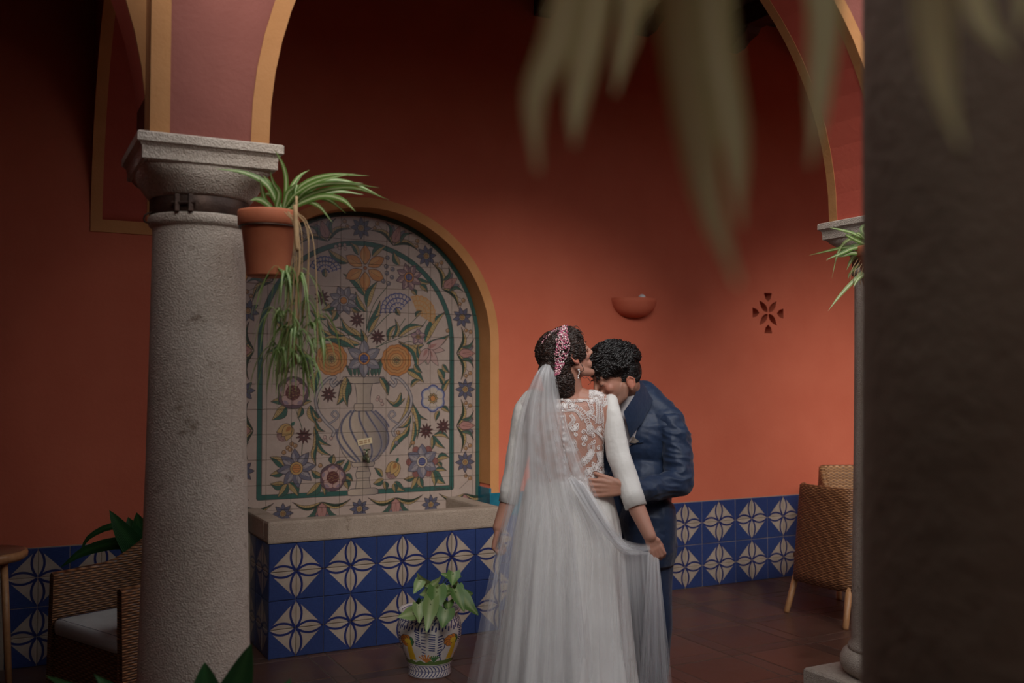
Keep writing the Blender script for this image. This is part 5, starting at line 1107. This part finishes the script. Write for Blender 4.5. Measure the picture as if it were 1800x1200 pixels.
# skirt with soft folds
SK = [(842, 997, 70, .112), (865, 998, 78, .122), (885, 998, 83, .135), (915, 998, 90, .158), (950, 997, 95, .178), (1000, 996, 100, .205), (1060, 995, 105, .24), (1120, 994, 111, .28), (1180, 993, 117, .33), (1230, 993, 123, .37), (1268, 992, 130, .41)]
b = MB(); rs = []; n = 220
for q in bez([(a, c, h) for a, c, h, d in SK], 60):
    py, cx, hw = q; dp = np.interp(py, [s_[0] for s_ in SK], [s_[3] for s_ in SK]); t = max(0, (py - 850) / 420); Cc = PZ(cx, py, 4.27 - .10 * t * t); r = []
    for j in range(n):
        a = 2 * PI * j / n; fo = t ** 1.2 * (.020 * math.sin(9 * a + 1.2 + t) + .013 * math.sin(17 * a + 2 * t) + .007 * math.sin(31 * a - t)); r.append(Cc + R_ * math.cos(a) * (hw / 413 + fo) + F_ * math.sin(a) * (dp + fo))
    rs.append(r)
b.rings(rs, cap=(True, True)); b.build('skirt', 'crepe', bride, True)
# hair
def hairbase(H, parts, mat, root, vox=.005):
    b = Blob()
    for kind, *a in parts:
        if kind == 'h': b.ell(H.p(*a[0]), [q * H.s for q in a[1]], H.rot())
        else: b.ell(a[0], a[1])
    me = b.fuse(vox, 3); me2 = me.copy(); put(me, 'hair', mat, root); bpy.context.view_layer.update(); return me2
bun = B_(982, 668, 4.205)
hm = hairbase(BH, [('h', (-.040, 0, .040), (.092, .088, .088)), ('h', (.005, 0, .052), (.082, .080, .078)), ('h', (.006, -.052, .022), (.060, .038, .052)), ('h', (.03, -.03, .07), (.045, .045, .04)), ('w', bun, (.066, .058, .058)), ('w', B_(976, 648, 4.2), (.066, .055, .055)), ('w', B_(992, 682, 4.215), (.040, .040, .034))], 'hairb', bride)
def surf(me2):
    bm = bmesh.new(); bm.from_mesh(me2); bm.faces.ensure_lookup_table(); fs = [(f.calc_center_median(), f.normal.copy()) for f in bm.faces]; bm.free(); return fs
fs = surf(hm); b = MB(); cnt = 0
while cnt < 1500:
    c, n_ = random.choice(fs); h = c - BH.C; x = h.dot(BH.f) / BH.s; z = h.dot(BH.u) / BH.s
    if n_.dot(BH.f) > .72 or (x > .05 and z < .04) or (c - CAMP).dot(n_) > .35: continue
    g = nrm(BH.f * -.3 - BH.u * 1.0 + Vector((random.uniform(-.5, .5), random.uniform(-.5, .5), random.uniform(-.3, .3)))); g = nrm(g - n_ * g.dot(n_)); s2 = n_.cross(g); L = random.uniform(.02, .042); cr = random.uniform(.003, .0095); tw = random.uniform(1.1, 2.6) * random.choice((-1, 1)); p = []
    for i in range(15): t = i / 14; a = tw * 2 * PI * t + cnt; rr_ = .0022 if cnt % 3 else .0034; p.append(c + n_ * (.0025 + cr * .55 * math.cos(a)) + s2 * cr * math.sin(a) + g * L * (t - .3))
    b.tube(p, [.0006 + rr_ * math.sin(PI * i / 14) for i in range(15)], 4); cnt += 1
for pts in ([(1022, 640), (1026, 650), (1020, 655), (1026, 664), (1033, 664), (1038, 672), (1034, 676)], [(1012, 585), (1024, 590), (1026, 600), (1022, 612), (1027, 622), (1023, 634)], [(1003, 575), (1014, 573), (1020, 580), (1026, 588)]): b.tube(bez([B_(x, y, 4.16) for x, y in pts], 24), .0013, 5)
b.build('curls', 'hairb', bride, True)
# beaded headpiece
bv = BVHTree.FromPolygons([v.co.copy() for v in hm.vertices], [list(p.vertices) for p in hm.polygons])
def onhair(px, py, tree, off=.004):
    d, Z = ray(px, py); d = d.normalized(); hit, n_, i_, ds = tree.ray_cast(CAMP, d)
    return (hit + n_ * off, n_) if hit is not None else (None, None)
b = MB(); ax_ = [(993, 577, 4), (990, 588, 8), (988, 600, 11), (987, 612, 11), (985, 625, 9.5), (983, 637, 7), (980, 648, 5), (977, 658, 3)]
for i in range(520):
    t = random.random() ** .9 * (len(ax_) - 1); k_ = min(int(t), len(ax_) - 2); t -= k_; x = ax_[k_][0] * (1 - t) + ax_[k_ + 1][0] * t; y = ax_[k_][1] * (1 - t) + ax_[k_ + 1][1] * t; w_ = ax_[k_][2] * (1 - t) + ax_[k_ + 1][2] * t
    p, n_ = onhair(x + random.uniform(-w_, w_), y, bv, random.uniform(.006, .016))
    if p is None: continue
    b.sphere(p, random.uniform(.0018, .0042), random.choice([(.52, .10, .20), (.62, .22, .28), (.70, .45, .46), (.75, .68, .66), (.40, .05, .14), (.7, .35, .38)]), 6, 4)
for i in range(60):
    t = random.random(); p, n_ = onhair(990 - 38 * t + random.uniform(-2, 2), 577 + 26 * t * t + random.uniform(-2, 2) + 3, bv, .008)
    if p is not None: b.sphere(p, random.uniform(.0015, .003), random.choice([(.6, .25, .3), (.7, .5, .5), (.4, .1, .16)]), 6, 4)
b.build('beaded_headpiece', 'bead', bride, True, vc=True)
b = MB(); p, n_ = onhair(981, 577, bv, .012)
if p is not None: b.sphere(p, .007, None, 10, 8)
e = BH.p(-.004, -.0, -.0); er = BH.p(-.004, -.082, -.034)
er = PZ(1017, 650, (er - CAMP).dot(F_)); 
for i, r in enumerate((.0045, .0032, .0030, .0032, .0040)): b.sphere(er + Vector((0, 0, -.0085 * i)) + R_ * (.0025 * math.sin(i * 1.4)) - F_ * .01, r, None, 8, 6)
b.build('pearl_earring', 'pearl', bride, True)
p, d_ = fr[(2, 0)]; b = MB(); c = p + d_ * .016; a1 = nrm(d_.orthogonal()); a2 = d_.cross(a1); b.tube([c + (a1 * math.cos(t) + a2 * math.sin(t)) * .0105 for t in np.linspace(0, 2 * PI, 25)], .0013, 6); b.build('gold_ring', 'gold', bride, True)
# veil
k = NT('tulle'); uv = k.coord('UV'); mp = k.n('ShaderNodeMapping'); mp.inputs['Scale'].default_value = (30, .9, 1); k.l(uv, mp.inputs[0]); nz = k.n('ShaderNodeTexNoise', Scale=1.0, Detail=5.0); k.l(mp.outputs[0], nz.inputs['Vector'])
mp2_ = k.n('ShaderNodeMapping'); mp2_.inputs['Scale'].default_value = (220, 2.0, 1); k.l(uv, mp2_.inputs[0]); nz2 = k.n('ShaderNodeTexNoise', Scale=1.0, Detail=2.0); k.l(mp2_.outputs[0], nz2.inputs['Vector'])
fac = k.math('ADD', k.ramp(nz.outputs['Fac'], [(.32, (.10, .10, .10)), (.72, (.30, .30, .30))]), k.ramp(nz2.outputs['Fac'], [(.62, (0, 0, 0)), (.72, (.16, .16, .16))]))
sv_ = k.n('ShaderNodeSeparateXYZ'); k.l(uv, sv_.inputs[0]); gat = k.ramp(sv_.outputs[1], [(0, (.55, .55, .55)), (.10, (.45, .45, .45)), (.38, (.18, .18, .18)), (1, (.0, .0, .0))]); fac = k.math('MINIMUM', k.math('ADD', fac, gat), .93)
df = k.n('ShaderNodeBsdfDiffuse'); df.inputs[0].default_value = (.80, .79, .80, 1); tl = k.n('ShaderNodeBsdfTranslucent'); tl.inputs[0].default_value = (.80, .79, .80, 1); m1 = k.n('ShaderNodeMixShader'); m1.inputs[0].default_value = .4; k.l(df.outputs[0], m1.inputs[1]); k.l(tl.outputs[0], m1.inputs[2])
tp_ = k.n('ShaderNodeBsdfTransparent'); m2 = k.n('ShaderNodeMixShader'); k.l(fac, m2.inputs[0]); k.l(tp_.outputs[0], m2.inputs[1]); k.l(m1.outputs[0], m2.inputs[2]); k.l(m2.outputs[0], k.out.inputs[0]); M['tulle'] = k.m
def veil(name, rows, nu, nv, seed, pleat=1.0, fr_=(26, 43, 11), wrap=True):
    ys = [r[0] for r in rows]; v = []; uvs = []; f = []
    P = bez([(r[1], r[2], r[3]) for r in rows], nv); YY = [q[0] for q in bez([(r[0], 0, 0) for r in rows], nv)]
    ea = np.interp(YY, ys, [r[4] for r in rows]); pa = np.interp(YY, ys, [r[5] for r in rows])
    for i in range(nv + 1):
        L, R2, Z0 = P[i]; t = i / nv
        for j in range(nu + 1):
            u_ = j / nu; ph = seed + .8 * t; pl = math.sin(fr_[0] * 2 * u_ * 1.0 + 3 * math.sin(u_ * 5 + ph) + ph) * .55 + math.sin(fr_[1] * 2 * u_ + ph * 1.7 + 2 * math.sin(7 * u_)) * .3 + math.sin(fr_[2] * 2 * u_ + ph * .7) * .5
            sh_ = math.cos(fr_[0] * 2 * u_ * 1.0 + 3 * math.sin(u_ * 5 + ph) + ph) * pa[i] * 413 * .55 * pleat
            v.append(PZ(L + (R2 - L) * u_ + sh_ * min(1, 6 * u_ * (1 - u_)), YY[i], Z0 + ea[i] * (2 * u_ - 1) ** 2 + pl * pa[i] * pleat)); uvs.append((u_, t))
    for i in range(nv):
        for j in range(nu): a = i * (nu + 1) + j; f.append((a, a + 1, a + nu + 2, a + nu + 1))
    return mesh(name, shift(v, bride), f, 'tulle', bride, True, uvs)
#        y     left  right  Z     edge  pleat
veil('veil', [(639, 956, 969, 4.15, .01, .002), (645, 950, 974, 4.125, .04, .004), (660, 940, 977, 4.10, .04, .006), (700, 922, 985, 4.10, .05, .010), (750, 908, 1001, 4.09, .06, .012), (812, 899, 1026, 4.08, .06, .014), (879, 891, 1054, 4.06, .06, .016), (950, 874, 1090, 4.01, .07, .016), (1050, 852, 1098, 3.93, .10, .016), (1150, 832, 1104, 3.84, .14, .018), (1262, 806, 1112, 3.76, .18, .020)], 300, 70, .4, 1, (15, 29, 8))
veil('veil_underlayer', [(645, 951, 968, 4.135, .04, .003), (665, 938, 972, 4.115, .05, .005), (700, 925, 978, 4.12, .05, .008), (750, 912, 985, 4.115, .05, .010), (812, 902, 1000, 4.11, .05, .010), (879, 896, 1010, 4.09, .05, .012), (950, 878, 1020, 4.045, .06, .012), (1050, 862, 1030, 3.975, .05, .012), (1150, 846, 1040, 3.895, .06, .012), (1258, 830, 1050, 3.83, .06, .012)], 200, 60, 2.1, 1, (11, 23, 6))
# the part gathered into her hand and falling from it
def veil2(name, top, bot, nu, nv, seed, pa):
    v = []; uvs = []; f = []; T_ = bez([(x, y, z) for x, y, z in top], nu); Bm = bez([(x, y, z) for x, y, z in bot], nu)
    for i in range(nv + 1):
        t = i / nv
        for j in range(nu + 1):
            u_ = j / nu; a, c = T_[j], Bm[j]; q = a.lerp(c, t); am = pa * (.25 + .75 * t); ph = math.sin(23 * u_ + seed + 2 * math.sin(4 * u_)) ; v.append(PZ(q.x + math.cos(23 * u_ + seed) * am * 250, q.y, q.z + am * (ph + .5 * math.sin(51 * u_)))); uvs.append((u_, t * .9))
    for i in range(nv):
        for j in range(nu): a = i * (nu + 1) + j; f.append((a, a + 1, a + nu + 2, a + nu + 1))
    return mesh(name, shift(v, bride), f, 'tulle', bride, True, uvs)
veil2('veil_drape', [(1088, 935, 4.07), (1098, 952, 4.08), (1112, 965, 4.10), (1128, 968, 4.11), (1143, 972, 4.11), (1158, 982, 4.11)], [(1092, 1262, 3.98), (1110, 1262, 4.0), (1130, 1262, 4.03), (1150, 1262, 4.05), (1170, 1262, 4.06), (1187, 1262, 4.06)], 120, 50, 1.0, .010)
veil2('veil_drape', [(1140, 970, 4.09), (1146, 975, 4.085), (1152, 980, 4.085), (1157, 982, 4.09)], [(1122, 1262, 4.02), (1142, 1262, 4.0), (1160, 1262, 4.0), (1182, 1262, 4.02)], 90, 40, 4.0, .012)
b = MB()
for i in range(7):
    o = (i - 3) * 3.2; P = [PZ(1012 + o, 838 + i * 2, 4.065), PZ(1035 + o, 872 + i * 3, 4.045), PZ(1062 + o, 915 + i * 3, 4.03), PZ(1090 + o * .6, 948 + i * 3, 4.04), PZ(1118, 958 + i * 2.6, 4.07), PZ(1142, 958 + i * 2.2, 4.095)]
    ribbon(b, P, .040, 20, UV3 + R_ * .5 + F_ * math.sin(i * 1.7), .5, .8 * math.sin(i * 2.3), .5)
b.build('veil_gathering', 'tulle', bride, True)

# ---------------------------------------------------------------- groom
ZG = 4.5; gc = PZ(1135, 1250, 4.55); gc.z = 0
groom = empty('person', gc, 'dark haired man in a navy suit bending over the shoulder of the woman in white', 'person')
GH = Head(PZ(1082, 664, 4.335), mixv(-.86, -.26, -.44), mixv(-.42, -.05, .9), 1.03)
b = Blob(); GH.prims(b, (-.014, -.032), True)
b.cap(GH.p(-.035, 0, -.04), .055, PZ(1118, 706, 4.49), .044); b.cap(PZ(1118, 706, 4.48), .048, PZ(1132, 770, 4.52), .07); b.ell(PZ(1135, 790, 4.52), (.08, .07, .14)); b.ell(PZ(1138, 900, 4.48), (.11, .10, .16))
GA = [PZ(1176, 748, 4.44), PZ(1188, 848, 4.37), PZ(1098, 860, 4.19)]; b.chain([PZ(1132, 745, 4.52)] + GA, [.04, .034, .036, .029]); b.chain([PZ(1092, 745, 4.62), PZ(1060, 840, 4.62), PZ(1010, 850, 4.48)], [.05, .042, .03])
hand(b, PZ(1094, 858, 4.172), mixv(-.98, -.06, .02), mixv(-.12, 1, 0), mixv(.10, .0, 1), (.10, .32, .25), 1.02, (.92, .38, .05), .12, .05)
hand(b, PZ(1010, 852, 4.47), mixv(-.9, -.3, -.1), mixv(-.2, -1, 0), mixv(0, 0, 1), (.1, .2, .2), 1.0)
KN = ((PZ(1144, 985, 4.48), PZ(1150, 1105, 4.46), PZ(1146, 1240, 4.52)), (PZ(1112, 985, 4.58), PZ(1108, 1110, 4.60), PZ(1112, 1225, 4.66)))
for h_, k2, a_ in KN: b.chain([h_, k2, a_], [.085, .062, .045]); b.cap(a_, .045, Vector((a_.x, a_.y, .06)), .04)
me = b.fuse(.0040, 4); paint(me, skinpaint(GH, np.array([.39, .19, .13]), True)); put(me, 'body', 'skin', groom); GH.face_parts(groom, True, 'hairg')
hm2 = hairbase(GH, [('h', (-.026, 0, .052), (.102, .086, .082)), ('h', (-.045, 0, .01), (.072, .080, .075)), ('h', (.040, 0, .090), (.058, .066, .040)), ('h', (-.01, 0, .10), (.08, .07, .045))], 'hairg', groom)
fs = surf(hm2); b = MB(); cnt = 0
while cnt < 2300:
    c, n_ = random.choice(fs); h = c - GH.C; x = h.dot(GH.f) / GH.s; z = h.dot(GH.u) / GH.s
    if (x > .07 and z < .055) or (z < -.03 and x > -.045) or (c - CAMP).dot(n_) > .35: continue
    side = z < .03; g = nrm((-GH.f * .6 - GH.u * .7 if side else GH.f * .7 + GH.l * .4) + noise.noise_vector(c * 16) * 1.3 + Vector((random.uniform(-.25, .25), random.uniform(-.25, .25), random.uniform(-.2, .2)))); g = nrm(g - n_ * g.dot(n_)); s2 = n_.cross(g); L = random.uniform(.014, .026) if side else random.uniform(.028, .055); hh = .0025 if side else random.uniform(.005, .020); bd = noise.noise(c * 25) * 1.6 + random.uniform(-.3, .3); p = []
    for i in range(9): t = i / 8; p.append(c + n_ * (hh * math.sin(PI * min(1, t * .9 + .1)) + (.001)) + s2 * L * bd * t * t * .6 + g * L * (t - .35))
    b.tube(p, [.0004 + (.0019 if not side else .0011) * math.sin(PI * (.15 + .82 * i / 8)) for i in range(9)], 4); cnt += 1
b.build('wavy_locks', 'hairg', groom, True)
# suit
b = Blob(); b.cap(PZ(1134, 708, 4.52), .078, PZ(1176, 742, 4.46), .070); b.cap(PZ(1134, 710, 4.52), .078, PZ(1096, 745, 4.62), .075); b.cap(PZ(1132, 696, 4.53), .066, PZ(1158, 728, 4.50), .083); b.cap(PZ(1158, 728, 4.50), .08, PZ(1170, 752, 4.46), .078)
b.ell(PZ(1138, 772, 4.51), (.145, .125, .17)); b.ell(PZ(1136, 850, 4.49), (.128, .118, .17)); b.ell(PZ(1138, 915, 4.48), (.125, .125, .15)); b.cap(PZ(1142, 935, 4.47), .118, PZ(1138, 968, 4.47), .117); b.cap(PZ(1112, 925, 4.55), .11, PZ(1112, 985, 4.55), .12); b.cap(PZ(1142, 960, 4.47), .12, PZ(1136, 990, 4.48), .115); b.cap(PZ(1100, 850, 4.58), .10, PZ(1100, 960, 4.58), .115); b.cap(PZ(1160, 900, 4.43), .070, PZ(1158, 962, 4.43), .070)
me = b.fuse(.006, 5); cloth_fold(me, .008, 9, 3, .45)
for v in me.vertices:
    if v.co.z < .645: v.co.z = .645
jac = me.copy(); put(me, 'jacket', 'suit', groom)
def exg(b):
    b.cap(PZ(1172, 742, 4.46), .066, PZ(1190, 768, 4.42), .063)
o = sleeve('jacket_sleeve', [PZ(1178, 745, 4.44), PZ(1190, 790, 4.41), PZ(1194, 848, 4.365), PZ(1150, 858, 4.29), PZ(1106, 860, 4.215)], [.066, .064, .058, .052, .044], 'suit', groom, 9, .009, 14, .005, exg, .7)
b = Blob(); b.chain([PZ(1096, 745, 4.62), PZ(1062, 840, 4.62), PZ(1025, 850, 4.52)], [.068, .056, .045]); put(b.fuse(.007, 4), 'jacket_sleeve', 'suit', groom)
for h_, k2, a_ in KN:
    b = Blob(); b.chain([h_, k2, a_, Vector((a_.x, a_.y, .09))], [.098, .076, .066, .062]); me = b.fuse(.007, 4); cloth_fold(me, .009, 12, 2); put(me, 'trouser_leg', 'suit', groom)
    b = Blob(); a0 = Vector((a_.x, a_.y, .05)); b.cap(a0, .045, a0 + (-R_ * .7 - F_ * .5) * .16 + Vector((0, 0, -.012)), .036); b.ell(a0 + Vector((0, 0, .02)), (.05, .05, .05)); me = b.fuse(.006, 3)
    for v in me.vertices: v.co.z = max(v.co.z, .002)
    put(me, 'shoe', 'shoe', groom)
b = Blob(); b.chain([PZ(1119, 688, 4.42), PZ(1106, 702, 4.395), PZ(1097, 728, 4.40), PZ(1104, 770, 4.44)], [.046, .056, .054, .05]); me = b.fuse(.005, 3); shm = me.copy(); put(me, 'shirt', 'shirt', groom)
jt = BVHTree.FromPolygons([v.co.copy() for v in jac.vertices] + [v.co.copy() for v in shm.vertices], [list(p.vertices) for p in jac.polygons] + [[i + len(jac.vertices) for i in p.vertices] for p in shm.polygons])
def decal(name, poly, tree, off, thick, mat, root, cuts=4):
    bm = bmesh.new(); vs2 = [bm.verts.new((x, y, 0)) for x, y in poly]; bm.faces.new(vs2); bmesh.ops.triangulate(bm, faces=bm.faces[:])
    for _ in range(cuts):
        es = [e for e in bm.edges if e.calc_length() > 5]
        if es: bmesh.ops.subdivide_edges(bm, edges=es, cuts=1); bmesh.ops.triangulate(bm, faces=[f for f in bm.faces if len(f.verts) > 3])
    pts = []; last = 4.45
    for v in bm.verts:
        d, Z = ray(v.co.x, v.co.y); dn = d.normalized(); hit, n_, i_, ds = tree.ray_cast(CAMP, dn)
        pts.append(ds / dn.length if hit is not None else None)
    good = [(bm.verts[i].co.copy() if False else None) for i in ()]; bm.verts.ensure_lookup_table()
    known = [(v.co.x, v.co.y, q) for v, q in zip(bm.verts, pts) if q is not None]
    out_ = []; KA = np.array(known); mx, my = KA[:, 0].mean(), KA[:, 1].mean(); fx = lambda x, y: np.stack([np.ones_like(x), (x - mx) / 30, (y - my) / 30, ((x - mx) / 30) * ((y - my) / 30), ((x - mx) / 30) ** 2, ((y - my) / 30) ** 2], -1)
    co_, *_ = np.linalg.lstsq(fx(KA[:, 0], KA[:, 1]), KA[:, 2], rcond=None); res = fx(KA[:, 0], KA[:, 1]) @ co_ - KA[:, 2]; lift = max(0, np.quantile(res, .93))
    for v, q in zip(bm.verts, pts):
        q = float((fx(np.array([v.co.x]), np.array([v.co.y])) @ co_)[0]) - lift
        d, Z = ray(v.co.x, v.co.y); out_.append(CAMP + d.normalized() * (q - off))
    vi = {v: i for i, v in enumerate(bm.verts)}; fcs = [[vi[v] for v in f.verts] for f in bm.faces]; n = len(out_); dv = (out_[0] - CAMP).normalized() * thick
    vv = out_ + [p + dv for p in out_]; be = [[vi[v] for v in e.verts] for e in bm.edges if e.is_boundary]; bm.free()
    return mesh(name, shift(vv, root), fcs + [[i + n for i in f][::-1] for f in fcs] + [[a, c, c + n, a + n] for a, c in be], mat, root)
sl = bpy.data.objects[o.name]; 
decal('lapel', [(1122, 665), (1132, 674), (1141, 692), (1148, 703), (1137, 708), (1143, 716), (1129, 742), (1108, 770), (1102, 745), (1096, 724), (1107, 708), (1117, 692)], jt, .012, .006, 'suit2', groom)
b = MB(); d, Z = ray(1111, 722); hit, n_, i_, ds = jt.ray_cast(CAMP, d.normalized()); c = hit - d.normalized() * .016 if hit is not None else PZ(1111, 722, 4.4)
b.sphere(c, (.0085, .0085, .0085), None, 12, 8); b.build('lapel_pin', 'pearl', groom, True)
decal('pocket_square', [(1107, 778), (1113, 766), (1118, 771), (1124, 775), (1117, 779)], jt, .010, .004, mottle('grey_silk', (.12, .10, .09), (.24, .19, .15), 160, .6, 0), groom, 2)
decal('breast_pocket', [(1106, 777), (1131, 773), (1131, 777), (1107, 781)], jt, .007, .003, 'suit2', groom, 2)
